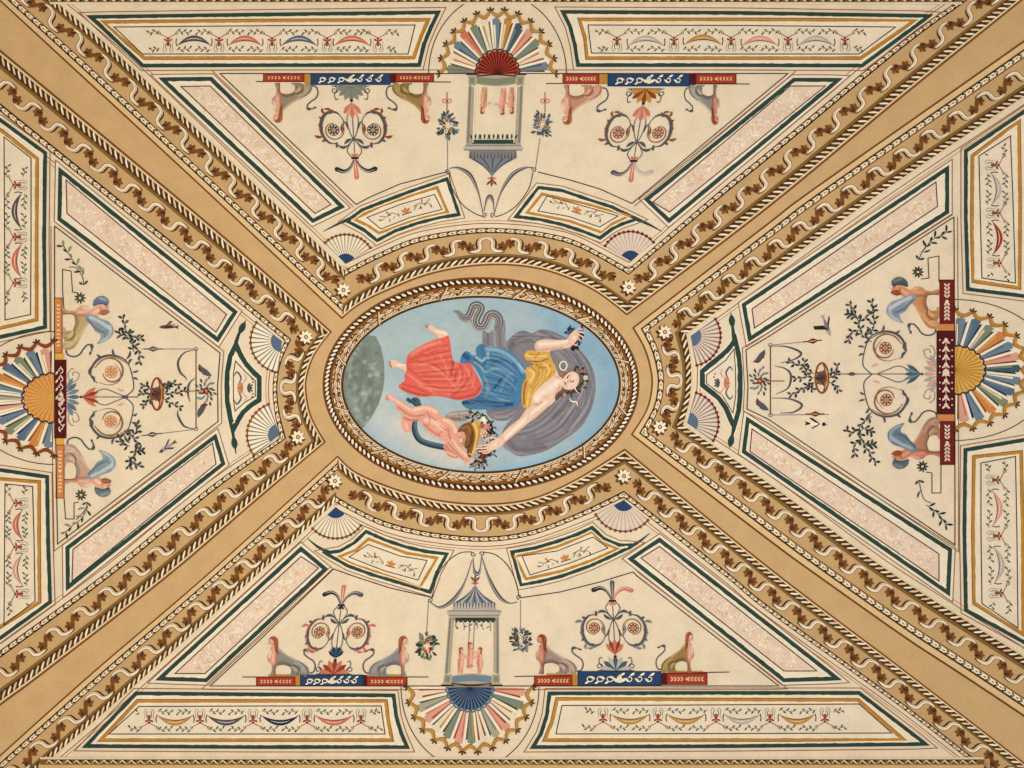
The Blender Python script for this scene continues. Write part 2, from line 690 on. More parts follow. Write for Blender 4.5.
SECTOR_WORDS = {'N': 'round the wedge field of the upside-down pavilion', 'S': 'round the wedge field of the lower columned pavilion',
                'W': 'round the wedge field holding the orange-hubbed fan', 'E': 'round the wedge field holding the gold-hubbed fan'}
for sec in 'NSWE':
    anchor = tuple(np.mean([BORD[sec][1][0][3], BORD[sec][1][1][3]], axis=0))
    fr = thing('vine_frieze', 'gold vine ribbon border ' + SECTOR_WORDS[sec], 'border', anchor, 'vine ribbon borders of the vault')
    G, Rb, Vn = Paint(.0010), Paint(.0036), Paint(.0030)
    Ld = Paint(.0012)
    mould = []
    for k in range(3):
        o, i = run_curves(sec, k)
        band(G, o, i, -.02, 1.0, 'frieze', hold=True)
        band(Ld, o, i, -.045, .0, 'brown', hold=True)
        ko, ki = KIND[sec][k]
        if ko == 'leaf':
            band(Ld, o, i, .0, .13, 'tan_light', hold=True)
            mould.append(('leaf_moulding', leaf_moulding(.0016, o, i, .13, .27, 1)))
        else:
            mould.append(('rope_moulding', rope_moulding(.0016, o, i, .03, .23)))
        if ki == 'leaf':
            mould.append(('leaf_moulding', leaf_moulding(.0016, o, i, .86, .98, -1)))
        else:
            S = rope_moulding(.0016, i, o, .02, .20)
            mould.append(('rope_moulding', S))
        t = .55 if ko == 'leaf' else .53
        if k == 1:
            pr = {'N': 25, 'S': 25, 'W': 25, 'E': 25}[sec]
            ribbon_run(Rb, Vn, o, i, t, 6.6, pr, pr, False, .5, .94)
            ribbon_run(Rb, Vn, o, i, t, 6.6, pr, pr, False, .5, .06)
        else:
            p0, p1 = (38, 27) if sec in 'NS' else (36, 27)
            ribbon_run(Rb, Vn, o, i, t, 6.8, p0, p1, sec == 'S', 0.0, .975)
    part('ground', G, fr)
    part('shadow_line', Ld, fr)
    for nme, S in mould:
        part(nme, S, fr)
    n0 = Vn.n
    Vn.V += Rb.V
    Vn.Fc += [tuple(j + n0 for j in f) for f in Rb.Fc]
    Vn.M += Rb.M
    Vn.n += Rb.n
    part('ribbon_vine', Vn, fr)
    for c in ({'N': [(343.5, 290), (629, 287)], 'S': [(335, 481), (624, 476)], 'W': [(306, 337), (298, 437)], 'E': [(665, 332), (660, 427)]}[sec]):
        part('rosette', rosette(.0052, c), fr, 'white flower')

# ------------------------------------------------------------------ cornices at the wall heads
def cornice(name, v_in, v_out, u0, u1, label):
    sg = 1 if v_out > v_in else -1
    t = thing(name, label, None, ((u0 + u1) / 2, v_in), kind='structure')
    S = Paint(.02)
    n = int((u1 - u0) / 10)
    us = np.linspace(u0, u1, n)
    # solid moulding: three steps falling away from the vault towards the wall
    prof = [(v_in, 0.0), (v_in, .022), (v_in + sg * 2.2, .024), (v_in + sg * 2.2, .034), (v_in + sg * 7.5, .050), (v_in + sg * 7.5, .075), (v_out, .085), (v_out, 0.0)]
    rows = [[(u, pv) for u in us] for pv, ph in prof]
    V = []
    for (pv, ph) in prof:
        for u in us:
            V.append(P(u, pv, ph))
    S.V.append(np.array(V))
    S.Fc = [(k * n + j, k * n + j + 1, (k + 1) * n + j + 1, (k + 1) * n + j) for k in range(len(prof) - 1) for j in range(n - 1)]
    S.M = ['cream' if k < 2 else 'olive' if k < 4 else 'tan' for k in range(len(prof) - 1) for j in range(n - 1)]
    S.n = len(V)
    part('moulding', S, t)
    D = Paint(.0)
    m = int((u1 - u0) / 9.2)
    for k in range(m):
        u = u0 + 6 + (u1 - u0 - 12) * (k + .5) / m
        D.h = .044
        D.fill([(u - 3.4, v_in + sg * 2.8), (u + 3.4, v_in + sg * 2.8), (u + 1.6, v_in + sg * 7.0), (u - 3.0, v_in + sg * 7.0)], 'umber', hold=True)
        D.h = .050
        D.stroke([(u - 4.4, v_in + sg * 6.6), (u - 1.6, v_in + sg * 3.4), (u + 1.0, v_in + sg * 5.4), (u + 3.8, v_in + sg * 6.8)], 1.5, 'pale', taper='both', n=3, hold=True)
    part('leaf_row', D, t)


cornice('trim_1', 4.2, -12, 50, 962, None)
cornice('trim_2', 757.2, 779, 40, 984, None)

# ------------------------------------------------------------------ cream plaster fields inside the borders
def sector_field(sec):
    run = [run_curves(sec, k)[1] for k in range(3)]
    loop = np.vstack([run[0][:-1], run[1][:-1], run[2][::-1]])
    loop = resample(loop, 140)
    if sec == 'N':
        loop = np.vstack([loop, [(950, 4), (60, 4)]]) if False else loop
    S = Paint(.0008)
    S.fill(loop, 'cream', step=10)
    # twin hairlines that follow the border
    for d, wd, col in ((.12, .9, 'line_brown'), (.20, .7, 'gold')):
        S2 = [tcurve(*run_curves(sec, k), 1 + d) for k in range(3)]
        S.stroke(resample(S2[0], 60), wd, col, smooth=False, hold=True)
        S.stroke(resample(S2[1], 50), wd, col, smooth=False, hold=True)
        S.stroke(resample(S2[2], 60), wd, col, smooth=False, hold=True)
    part('plaster_field', S, ceiling)


for sec in 'NSWE':
    sector_field(sec)
# ------------------------------------------------------------------ helpers for bordered panels
def border(name, parent, lvl, pts, wd, col, extra=()):
    S = Paint(lvl)
    rj = random.Random(int(pts[0][0] * 13 + pts[0][1]))
    S.stroke(pts, (lambda x: wd * rj.uniform(.82, 1.14)) if wd > 2 else wd, col, closed=True, smooth=False, step=4 if wd > 2 else 9)
    for d, w2, c2 in extra:
        S.stroke(offset(densify(pts, 9, True), d, True), w2, c2, closed=True, smooth=False, step=9)
    return part(name, S, parent)


def orient(p):
    """Make an outline run so that positive offset is inward."""
    p = A2(p)
    x, y = p[:, 0], p[:, 1]
    ar = (x * np.roll(y, -1) - np.roll(x, -1) * y).sum()
    return p if ar > 0 else p[::-1]


def unit(a, b):
    d = np.array(b, float) - np.array(a, float)
    return d / np.hypot(*d)


SWAGCOL = {'gold': 'ochre', 'dark': 'grey_dark', 'blue': 'blue_dark', 'salmon': 'salmon', 'faint': 'grey_light', 'pinkf': 'pink', 'red': 'red', 'grey': 'steel'}


def vase_mesh(q, A, D, s=1.0, tone='red'):
    S = Paint(.0052, frame2(q, A * s, D * s))
    for e in (-1, 1):
        S.stroke([(e * 1.0, -10), (e * 3.5, -12), (e * 6, -9), (e * 5, -3), (e * 6.5, 1)], 1.1, 'stone', taper='both', n=4)
        S.stroke([(e * .8, -8), (e * 2.5, -9), (e * 3, -4), (e * 1.4, 0)], 1.0, 'grey', taper='both', n=4)
        S.stroke([(0, 4), (e * 4, 7), (e * 8, 9), (e * 10, 10.5)], .9, 'line_brown', n=4)
        S.ring((e * 10.4, 10.6), 1.3, .7, 'line_brown', n=8)
        S.leaf((0, 1), pi / 2 - e * 1.15, 6, 2.6, tone)
        S.leaf((0, -1), -pi / 2 + e * .7, 5, 1.8, 'sage')
    S.leaf((0, 4), -pi / 2, 9, 3.2, tone)
    S.disc((0, -4), 1.2, 'brown_dark', n=8)
    S.disc((0, 4.4), 1.5, 'red_dark', n=8)
    return S


def swag_mesh(q, A, D, L, sag, col):
    S = Paint(.0050, frame2(q, A, D))
    h = L / 2
    top, bot = [], []
    for k in range(17):
        x = -1 + 2 * k / 16
        top.append((x * h, -sag * .25 + sag * .56 * (1 - x * x)))
        bot.append((x * h, -sag * .25 + sag * 1.15 * (1 - x * x)))
    S.fill(top + bot[::-1][1:-1], col)
    S.stroke([((a[0] + b[0]) / 2, (a[1] + b[1]) / 2 - .4) for a, b in zip(top, bot)][4:-4], .6, 'cream_light' if col != 'grey_light' else 'white', smooth=False, taper='both')
    S.stroke(top, .7, 'line', smooth=False, taper='both')
    for e in (-1, 1):
        S.stroke([(e * h, -sag * .3), (e * (h + 1.0), sag * .1), (e * (h + .5), sag * .55)], .9, 'umber', n=3)
    return S


def sprig_mesh(rows, D, col='leaf', within=None):
    """Rows of small slanting leaves between two points."""
    S = Paint(.0051)
    for a, b, n in rows:
        a, b = np.array(a, float), np.array(b, float)
        t = unit(a, b)
        an = math.atan2(t[1], t[0])
        if within is None or inside(np.array([a, b]), within).all():
            S.stroke([a, b], .5, 'sage', smooth=False)
        for k in range(n):
            q = a + (b - a) * (k + .5) / n
            if within is not None and not inside(np.array([q + t * 3, q - t * 3]), within).all():
                continue
            S.leaf(q, an + (.75 if k % 2 else -.75), 4.2, 1.5, col)
    return S


def frieze_panel(label, group, green, gold, inner, sag, vases, swags, tone='red', close_in=None):
    """Trapezoid end panel: green band, gold band, hairline, pale field with vases and swags."""
    green, gold, inner = orient(green), orient(gold), orient(inner)
    c = np.mean(inner, 0)
    t = thing('frieze_panel', label, 'panel', tuple(c), group)
    S = Paint(.0016)
    S.fill(offset(green, 1.0, True), 'cream_light', step=10)
    part('ground', S, t)
    border('green_border', t, .0032, green, 3.7, 'green', ((-5.0, .9, 'line_brown'), (-1.7, .5, 'green_dark'), (3.0, 1.0, 'white')))
    border('gold_border', t, .0034, gold, 3.6, 'gold', ((-1.5, .7, 'gold_dark'), (2.6, .9, 'white')))
    S = Paint(.0030)
    S.fill(inner, 'field', step=10)
    part('field', S, t)
    border('hairline', t, .0042, inner, 1.0, 'line')
    D = np.array(sag, float)
    vs = [np.array(v, float) for v in vases]
    A = unit(vs[0], vs[-1])
    for v in vs:
        part('vase', vase_mesh(v - D * 1.0, A, D, .82, tone), t)
    for q, col, L in swags:
        part('swag', swag_mesh(np.array(q, float) - D * 2.5, A, D, L, 9.0, SWAGCOL[col]), t)
    rows = []
    for a, b in zip(vs[:-1], vs[1:]):
        m = (a + b) / 2
        g = np.hypot(*(b - a))
        for off in (-9.0, 10.0):
            rows.append((a + A * 8 + D * off, m - A * 3 + D * (off + 1.5 * np.sign(off) * -1), 5))
            rows.append((b - A * 8 + D * off, m + A * 3 + D * (off + 1.5 * np.sign(off) * -1), 5))
    for v, e in ((vs[0], -1), (vs[-1], 1)):
        rows.append((v + A * e * 8 + D * 10, v + A * e * 20 + D * 8, 4))
        rows.append((v + A * e * 8 - D * 7, v + A * e * 17 - D * 9, 4))
    S = sprig_mesh(rows, D, within=inner)
    part('leaf_sprays', S, t, kind='stuff')
    return t


G_END = 'swag friezes along the vault edges'
frieze_panel('long upper swag frieze left of the red-hubbed fan, with dark and salmon swags', G_END,
             [(91, 17), (270, 14.5), (438, 12.5), (431, 27), (424, 44), (419, 65), (280, 65), (143, 65.5)],
             [(102, 22), (270, 20.5), (428, 20), (421, 36), (413.5, 57.5), (280, 58), (144.5, 58)],
             [(114, 27), (270, 25.7), (415, 25), (408, 54), (280, 54), (142.5, 54)],
             (0, -1), [(168, 41), (219, 41), (272, 41), (327, 41), (378, 41)],
             [((194, 41), 'dark', 34), ((245, 41), 'salmon', 34), ((299, 41), 'grey', 36), ((352, 41), 'salmon', 36)])
frieze_panel('long upper swag frieze right of the red-hubbed fan, with gold and faint swags', G_END,
             [(563, 12), (740, 13), (929, 16), (862, 65.5), (720, 65), (578, 65), (575, 45), (570, 26)],
             [(579.5, 19.5), (740, 19.5), (915.5, 20), (860.5, 58), (720, 58), (587, 58), (585, 38)],
             [(588, 25), (740, 25.5), (895.5, 27), (859, 54), (720, 54), (591.5, 53)],
             (0, -1), [(617, 40.5), (674, 40.5), (731, 40.5), (788, 40.5), (845, 40.5)],
             [((646, 41), 'faint', 36), ((703, 40), 'gold', 38), ((760, 41), 'pinkf', 36), ((816, 41), 'faint', 36)], 'rust')
frieze_panel('long lower swag frieze left of the blue-grey-hubbed fan, with gold, dark and salmon swags', G_END,
             [(136, 693.5), (260, 694.5), (393.5, 695.5), (396, 716), (401, 733), (407, 747), (260, 747), (86, 746)],
             [(137.5, 701), (260, 701), (386, 701), (388, 720), (392, 740), (260, 740), (101, 740)],
             [(139, 706.5), (260, 706), (381, 706), (385, 734), (260, 734), (109, 734)],
             (0, 1), [(149, 720), (200, 720), (253, 720), (307, 720), (361, 720)],
             [((175, 720), 'gold', 36), ((226, 720), 'dark', 38), ((280, 720), 'blue', 38), ((334, 720), 'salmon', 38)])
frieze_panel('long lower swag frieze right of the blue-grey-hubbed fan, with mostly gold swags', G_END,
             [(549.5, 693.5), (700, 693), (859, 693), (925.5, 744), (740, 746), (533, 747), (541, 734), (547, 715)],
             [(557, 699), (700, 699.5), (858, 700), (904, 740), (740, 740), (544.5, 740), (552, 722)],
             [(562, 705.5), (700, 705), (859, 704), (892, 733), (740, 733.5), (556, 734)],
             (0, 1), [(603, 719), (658, 719), (716, 719), (770, 719), (825, 719)],
             [((630, 719), 'gold', 38), ((686, 719), 'gold', 38), ((742, 719), 'faint', 36), ((797, 719), 'gold', 36)])
frieze_panel('upright swag frieze at the left edge above the orange-hubbed fan', G_END,
             [(-10, 117), (0, 120), (45, 153), (44, 240), (45, 327), (0, 337), (-10, 338)],
             [(-3, 128), (2, 131), (37, 159), (36.5, 240), (36.5, 319.5), (0, 328), (-3, 329)],
             [(4, 137), (31, 158), (31, 240), (30.5, 314.5), (5, 320)],
             (-1, 0), [(16, 185), (16, 237), (16, 283)], [((17, 211), 'dark', 36), ((17, 261), 'salmon', 34)])
frieze_panel('upright swag frieze at the left edge below the orange-hubbed fan', G_END,
             [(-10, 469), (0, 470), (47, 477), (48, 540), (50, 602), (0, 638), (-10, 644)],
             [(-3, 479), (0, 479), (39, 482), (39, 540), (39.5, 602), (0, 627), (-3, 629)],
             [(5, 484), (32.5, 486.5), (34, 540), (35, 601), (4, 625)],
             (-1, 0), [(17, 503), (17, 547), (18, 594)], [((18, 525), 'salmon', 30), ((18, 570), 'pinkf', 32)])
frieze_panel('upright swag frieze at the right edge above the gold-hubbed fan, with a red swag', G_END,
             [(966, 151), (1024, 112), (1029, 108), (1029, 297), (1024, 296), (968, 289), (966, 220)],
             [(972.5, 156), (1019, 121), (1020, 200), (1019.5, 288), (972.5, 281), (972, 220)],
             [(979, 156), (1010.5, 136), (1013, 200), (1015.5, 283), (982, 278), (980.5, 220)],
             (1, 0), [(996, 165), (997, 213), (998, 263)], [((996, 189), 'faint', 32), ((997, 238), 'red', 34)], 'rust')
frieze_panel('upright swag frieze at the right edge below the gold-hubbed fan', G_END,
             [(965.5, 450), (1024, 440), (1029, 439), (1029, 646), (1024, 642), (966, 610), (964.5, 530)],
             [(974, 457), (1021, 452), (1023, 540), (1023, 634), (974, 603), (973, 530)],
             [(981, 463), (1015.5, 456.5), (1017, 540), (1018, 628), (982, 603.5), (981, 530)],
             (1, 0), [(997, 480), (998, 536), (1000, 593)], [((997, 508), 'pinkf', 36), ((999, 565), 'faint', 36)], 'rust')


def lattice_panel(label, green, inner):
    """Slanting side panel: green band round a pink field with pale damask foliage."""
    green, inner = orient(green), orient(inner)
    t = thing('damask_panel', label, 'panel', tuple(np.mean(inner, 0)), 'slanting pink damask panels')
    S = Paint(.0016)
    S.fill(offset(green, -5, True), 'cream_light', step=10)
    part('ground', S, t)
    border('green_border', t, .0032, green, 3.9, 'green', ((-5.2, .9, 'line_brown'), (-1.9, .5, 'green_dark'), (3.0, 1.0, 'white')))
    S = Paint(.0030)
    S.fill(inner, 'pink_field', step=10)
    part('field', S, t)
    border('hairline', t, .0044, inner, 1.0, 'line')
    # foliage: a running stem with curled white leaves
    e = [np.hypot(*(inner[(k + 1) % 4] - inner[k])) for k in range(4)]
    k0 = int(np.argmax(e))
    a, b = inner[k0], inner[(k0 + 1) % 4]
    d, c = inner[(k0 + 3) % 4], inner[(k0 + 2) % 4]
    W = Paint(.0042)
    rg = random.Random(int(a[0] * 7 + a[1]))
    n = int(e[k0] / 7)
    mid = []
    for k in range(n + 1):
        s = .05 + .9 * k / n
        lo, hi = a + (b - a) * s, d + (c - d) * s
        m = (lo + hi) / 2
        ww = np.hypot(*(hi - lo))
        x = unit(a, b)
        y = np.array([-x[1], x[0]])
        mid.append(m + y * ww * .14 * math.sin(k * 1.5))
        base = math.atan2(x[1], x[0])
        for j in range(7):
            r = ww * .30 * math.sqrt(rg.random())
            th = rg.random() * 2 * pi
            W.leaf(m + r * np.array([math.cos(th), math.sin(th)]), base + rg.uniform(-2.4, 2.4), rg.uniform(3.0, 7.5), rg.uniform(1.0, 2.2),
                   rg.choice(['white', 'white', 'cream_light', 'pink_field', 'tan_light']), rg.uniform(-.35, .35))
    W.stroke(mid, .8, 'white')
    part('foliage', W, t, kind='stuff')


lattice_panel('slanting pink damask panel left of the upside-down pavilion', [(163, 79.5), (211, 79), (277, 142), (341.5, 206.5), (313, 220.5), (240, 151)][:0] or [(163, 79.5), (211, 79), (341.5, 206.5), (313, 220.5)], [(181, 86.5), (210, 86), (331, 204.5), (315, 213.5)])
lattice_panel('slanting pink damask panel right of the upside-down pavilion', [(838, 80), (794, 80), (647, 199.5), (669, 220.5)], [(825.5, 86), (790.5, 86), (653, 202), (669.5, 212)])
lattice_panel('slanting pink damask panel left of the upright pavilion', [(160, 678.5), (206, 680), (325, 569), (301, 549)], [(175, 673.5), (205, 673.5), (318.5, 568), (301, 556.5)])
lattice_panel('slanting pink damask panel right of the upright pavilion', [(837, 678.5), (784, 680), (631, 559), (659.5, 540)], [(817, 671), (784, 671), (641, 558), (659.5, 546.5)])
lattice_panel('slanting pink damask panel above the orange-hubbed fan wedge', [(60.5, 171), (235, 312), (217.5, 339.5), (59.5, 219)], [(66, 180), (226.5, 314.5), (216, 332), (67, 213.5)])
lattice_panel('slanting pink damask panel below the orange-hubbed fan wedge', [(215, 437), (223, 463.5), (68, 587), (67.5, 548)], [(212.5, 443), (216, 464), (72, 581), (73, 549.5)])
lattice_panel('slanting pink damask panel above the gold-hubbed fan wedge', [(947, 169), (947, 212), (750, 338.5), (744, 305)], [(936, 182), (937.5, 206.5), (754.5, 328), (752, 309)])
lattice_panel('slanting pink damask panel below the gold-hubbed fan wedge', [(748, 420), (744, 451.5), (948, 592.5), (950, 550)], [(752, 429), (750, 451.5), (939, 581), (939, 554)])


# ------------------------------------------------------------------ small curved cartouches round the oval
def cartouche(label, green, gold, inner, motif, tip=None):
    green, gold, inner = orient(green), orient(gold), orient(inner)
    t = thing('curved_panel', label, 'panel', tuple(np.mean(inner, 0)), 'small curved panels beside the oval')
    S = Paint(.0016)
    S.fill(offset(green, -3, True), 'cream_light', step=10)
    part('ground', S, t)
    border('green_border', t, .0032, green, 3.4, 'green', ((-4.4, .8, 'line_brown'), (2.6, .8, 'white')))
    if tip is not None:
        S = Paint(.0033)
        S.stroke(tip, 4.5, 'green', taper='end')
        part('green_tail', S, t)
    border('gold_border', t, .0034, gold, 2.8, 'gold', ((2.0, .7, 'white'),))
    S = Paint(.0030)
    S.fill(inner, 'field', step=10)
    part('field', S, t)
    border('hairline', t, .0044, inner, .9, 'line')
    c, A, D = motif
    A, D = np.array(A, float), np.array(D, float)
    S = Paint(.0050, frame2(c, A, D))
    for k in (-1, 0, 1):
        S.leaf((0, 2), -pi / 2 + k * .8, 6, 2.8, 'orange')
    S.stroke([(-5, 2.6), (5, 2.6)], 1.2, 'rust', smooth=False)
    part('orange_flower', S, t)
    S = Paint(.0050, frame2(c, A, D))
    for e in (-1, 1):
        S.stroke([(e * 8, 2), (e * 14, -3), (e * 20, -1), (e * 27, -4)], .9, 'sage')
        for k in range(6):
            S.leaf((e * (8 + 3.4 * k), -1 + (k % 2) * 2), (.5 if e > 0 else 2.6) + (k % 3 - 1) * .9, 4.5, 1.5, ('sage', 'pink', 'leaf')[k % 3])
        S.leaf((e * 17, -2), -pi / 2 + e * .5, 5, 2, 'salmon')
    part('leaf_sprays', S, t, kind='stuff')


cartouche('curved gold and green panel left of the upside-down pavilion', [(347, 221), (362, 210), (381, 202.5), (410, 191.5), (447, 179), (459, 214.5), (440, 217.5), (418, 223), (395, 231), (377, 240.5), (364, 230)],
          [(354, 219), (381, 206), (410, 196), (437, 187.5), (447.5, 212), (418.5, 219), (379, 233), (367, 225)], [(367, 217.5), (400, 204.5), (434.5, 194.5), (442, 209.5), (410, 217.5), (381, 229)],
          ((406, 211), (.94, -.33), (.33, .94)), [(350, 219), (340, 223), (323, 231.5)])
cartouche('curved gold and green panel right of the upside-down pavilion', [(538.5, 187.5), (562, 190.5), (587, 199), (612, 207), (637, 219), (622, 224), (612, 229), (600, 238), (582, 231), (562, 224.5), (540, 219.5), (516, 216.5)],
          [(542, 194), (587, 204), (629, 216), (612, 224), (602, 232.5), (569.5, 221), (527, 212.5)], [(547, 196), (587, 207), (618, 216), (599.5, 227), (569, 216.5), (538, 211)],
          ((577, 210), (.95, .30), (-.30, .95)), [(634, 218), (648, 224), (662, 231.5)])
cartouche('curved gold and green panel left of the upright pavilion', [(325, 553), (340, 551), (354, 543), (366, 531.5), (385, 540), (406, 547), (426, 551.5), (447, 554), (437, 572), (430, 592), (400, 583), (373, 575), (348, 566)],
          [(338.5, 557), (356, 550), (368.5, 539), (406, 553), (437, 558), (420, 587), (385, 575), (355, 565)], [(349, 557), (368, 544.5), (400, 556), (427, 560.5), (418, 580), (385, 571)],
          ((391, 564), (.95, .30), (-.30, .95)), [(330, 553), (318, 547), (307, 538)])
cartouche('curved gold and green panel right of the upright pavilion', [(512, 552), (535, 548), (557, 541.5), (578, 534), (592, 527.5), (604, 538.5), (619.5, 545), (634, 545), (612, 556), (590, 566), (562, 576), (540, 581.5), (521, 585)],
          [(515, 556.5), (557, 547), (592, 532), (604, 543.5), (618, 549), (590, 561), (562, 571), (526, 579)], [(522, 556), (557, 551), (593, 537), (608, 548), (570, 563), (530, 575)],
          ((565, 558), (.95, -.30), (.30, .95)), [(628, 548), (640, 541), (650, 533)])


def spandrel(label, outer, inner, tips, motif, side):
    """Green bow-sided panel between two corner shells of the left or right wedge."""
    outer, inner = orient(outer), orient(inner)
    t = thing('bowed_panel', label, 'panel', tuple(np.mean(inner, 0)), 'green bow-sided panels beside the oval')
    S = Paint(.0016)
    S.fill(offset(outer, -4, True), 'cream_light', step=8)
    part('ground', S, t)
    border('green_border', t, .0032, outer, 4.6, 'green', ((-2.3, .6, 'green_dark'), (3.2, .9, 'white')))
    for tp in tips:
        S = Paint(.0033)
        S.stroke(tp, 5.5, 'green', taper='end', hold=True)
        q = np.array(tp[-2])
        S.leaf(q, math.atan2(tp[-1][1] - tp[-2][1], tp[-1][0] - tp[-2][0]), 16, 6.5, 'green', hold=True)
        part('green_tail', S, t)
    S = Paint(.0030)
    S.fill(inner, 'field', step=8)
    part('field', S, t)
    border('hairline', t, .0044, inner, .9, 'line')
    S = Paint(.0050, frame2(motif, (side, 0), (0, 1)))
    for k in range(5):
        S.leaf((0, 0), (k - 2) * .55 + pi, 6.5, 3, ('salmon', 'orange')[k % 2])
        S.leaf((4, 0), (k - 2) * .5, 6, 2.4, 'grey_dark')
    for e in (-1, 1):
        S.stroke([(-5, e * 3), (-2, e * 10), (-6, e * 16), (-9, e * 12)], 1.6, 'grey_dark', taper='both')
        S.stroke([(-4, e * 2), (3, e * 9), (1, e * 14)], 1.1, 'pink', taper='both')
        for k in range(3):
            S.disc((9 + k % 2, e * (3 + 3 * k)), .9, 'leaf', n=6)
    part('flower_spray', S, t)


spandrel('green bow-sided panel between the two shells left of the oval', [(236, 345), (230.5, 356), (227.5, 372), (227, 386), (227.5, 402), (230, 416), (233, 430), (238, 420), (243, 412), (251, 405), (259, 400), (259, 388), (259, 377.5), (252, 371), (245, 363), (240, 354)],
         [(235.5, 361), (233.5, 373), (233.3, 386), (233.5, 400), (235, 411), (244, 403), (255.5, 396), (255.5, 381), (245, 371.5)],
         [[(234, 352), (238, 336), (246, 320)], [(231, 420), (233, 434), (236, 454)]], (243, 388), 1)
spandrel('green bow-sided panel between the two shells right of the oval', [(732, 345), (727, 351), (719, 358), (710, 365), (702.5, 371.5), (702.5, 385), (710, 391), (719, 398), (726, 408), (731, 420), (734, 426), (738.5, 410), (740, 395), (740, 372), (738.5, 355), (735, 340)],
         [(734, 349), (726, 360), (706.5, 375), (706.5, 383.5), (722, 395), (733, 413), (735.8, 395), (735.6, 370)],
         [[(735, 345), (733, 330), (731, 313)], [(735, 420), (733, 432), (730, 446)]], (724, 383), -1)


# ------------------------------------------------------------------ dark hairline frames of the four wedge fields
FR = {'N': [[(356, 204.5), (220, 73.5), (788, 73.5), (632, 203.5)], [(356, 204.5), (370, 197), (400, 184), (448, 171.5)], [(632, 203.5), (600, 189), (570, 180), (538, 172)]],
      'S': [[(333.5, 569), (256, 643.5), (210, 686), (779, 686), (637, 576), (633, 572)], [(333.5, 569), (356, 577), (390, 588), (430, 597)], [(633, 572), (600, 582), (560, 592), (519, 598)]],
      'W': [[(54.5, 226), (220, 353), (217.5, 386), (218, 421.5), (57.5, 544), (56, 460), (54.5, 360), (54.5, 226)]],
      'E': [[(954, 217), (768, 337), (746, 350), (748, 386), (747, 409), (768, 419), (955, 545), (955, 400), (954, 217)]]}
for sec, runs in FR.items():
    S = Paint(.0054)
    for r in runs:
        S.stroke(r, 1.0, 'line', smooth=False, hold=True)
    part('wedge_hairline', S, ceiling)
for sec, runs in FR.items():
    S = Paint(.0050)
    for r, d in ((runs[0], -4),):
        S.stroke(offset(densify(r, 9), -3.6 if sec in 'N' else -3.6 if sec == 'W' else 3.6), .8, 'line_brown', smooth=False, hold=True)
    part('wedge_gold_line', S, ceiling)


# ------------------------------------------------------------------ corner shells
def shell(label, c, R, a0, a1, hub, ribs, ground, rim):
    t = thing('corner_shell', label, 'shell', (c[0], c[1]), 'small shells in the wedge corners')
    A = arc(c, R, R, a0, a1, 26)
    S = Paint(.0026)
    S.fill(np.vstack([[c], A]), ground, step=9)
    n = 12
    for k in range(n + 1):
        a = math.radians(a0 + (a1 - a0) * k / n)
        d = np.array([math.cos(a), math.sin(a)])
        S.stroke([np.array(c) + d * 8, np.array(c) + d * R], lambda x: .5 + 1.1 * x, ribs, smooth=False, hold=True)
    part('ribbed_fan', S, t)
    S = Paint(.0046)
    S.fill(np.vstack([[c], arc(c, R * .36, R * .36, a0, a1, 12)]), hub, step=9)
    part('hub', S, t)
    S = Paint(.0048)
    S.stroke(arc(c, R + .3, R + .3, a0, a1, 30), 1.3, rim, smooth=False)
    for k in range(n + 1):
        a = math.radians(a0 + (a1 - a0) * k / n)
        S.disc((c[0] + (R + .6) * math.cos(a), c[1] + (R + .6) * math.sin(a)), 1.6, rim, n=8, hold=True)
    part('beaded_rim', S, t)


def deg(c, p):
    return math.degrees(math.atan2(p[1] - c[1], p[0] - c[0]))


shell('dark blue hub shell at the left inner corner of the upside-down pavilion wedge', (345.6, 264), 29, deg((345.6, 264), (324.4, 242)) + 360, 360 + deg((345.6, 264), (370, 248)), 'blue', 'stone', 'cream_light', 'brown')
shell('dark blue hub shell at the right inner corner of the upside-down pavilion wedge', (630.6, 261), 29, deg((630.6, 261), (607, 247)) + 360, 360 + deg((630.6, 261), (655, 241)), 'blue', 'grey_light', 'pink_field', 'red_dark')
shell('dark blue hub shell at the left inner corner of the upright pavilion wedge', (335.6, 507), 31, deg((335.6, 507), (360, 525)), deg((335.6, 507), (311, 530)), 'blue', 'stone', 'cream_light', 'brown')
shell('dark blue hub shell at the right inner corner of the upright pavilion wedge', (623.8, 500), 31, deg((623.8, 500), (649, 521)), deg((623.8, 500), (597, 514)), 'blue', 'grey_light', 'pink_field', 'brown')
shell('grey-blue hub shell at the upper inner corner of the orange-hubbed fan wedge', (282, 341), 31, 98, 216, 'steel', 'grey', 'white', 'brown')
shell('grey-blue hub shell at the lower inner corner of the orange-hubbed fan wedge', (279.5, 435), 32, 143, 250, 'steel', 'grey', 'white', 'rust')
shell('light blue hub shell at the upper inner corner of the gold-hubbed fan wedge', (690.6, 336), 29.5, -34, 78, 'steel', 'grey', 'pink_field', 'red_dark')
shell('light blue hub shell at the lower inner corner of the gold-hubbed fan wedge', (687, 423), 31, -73, 34, 'steel', 'grey', 'pink_field', 'red_dark')


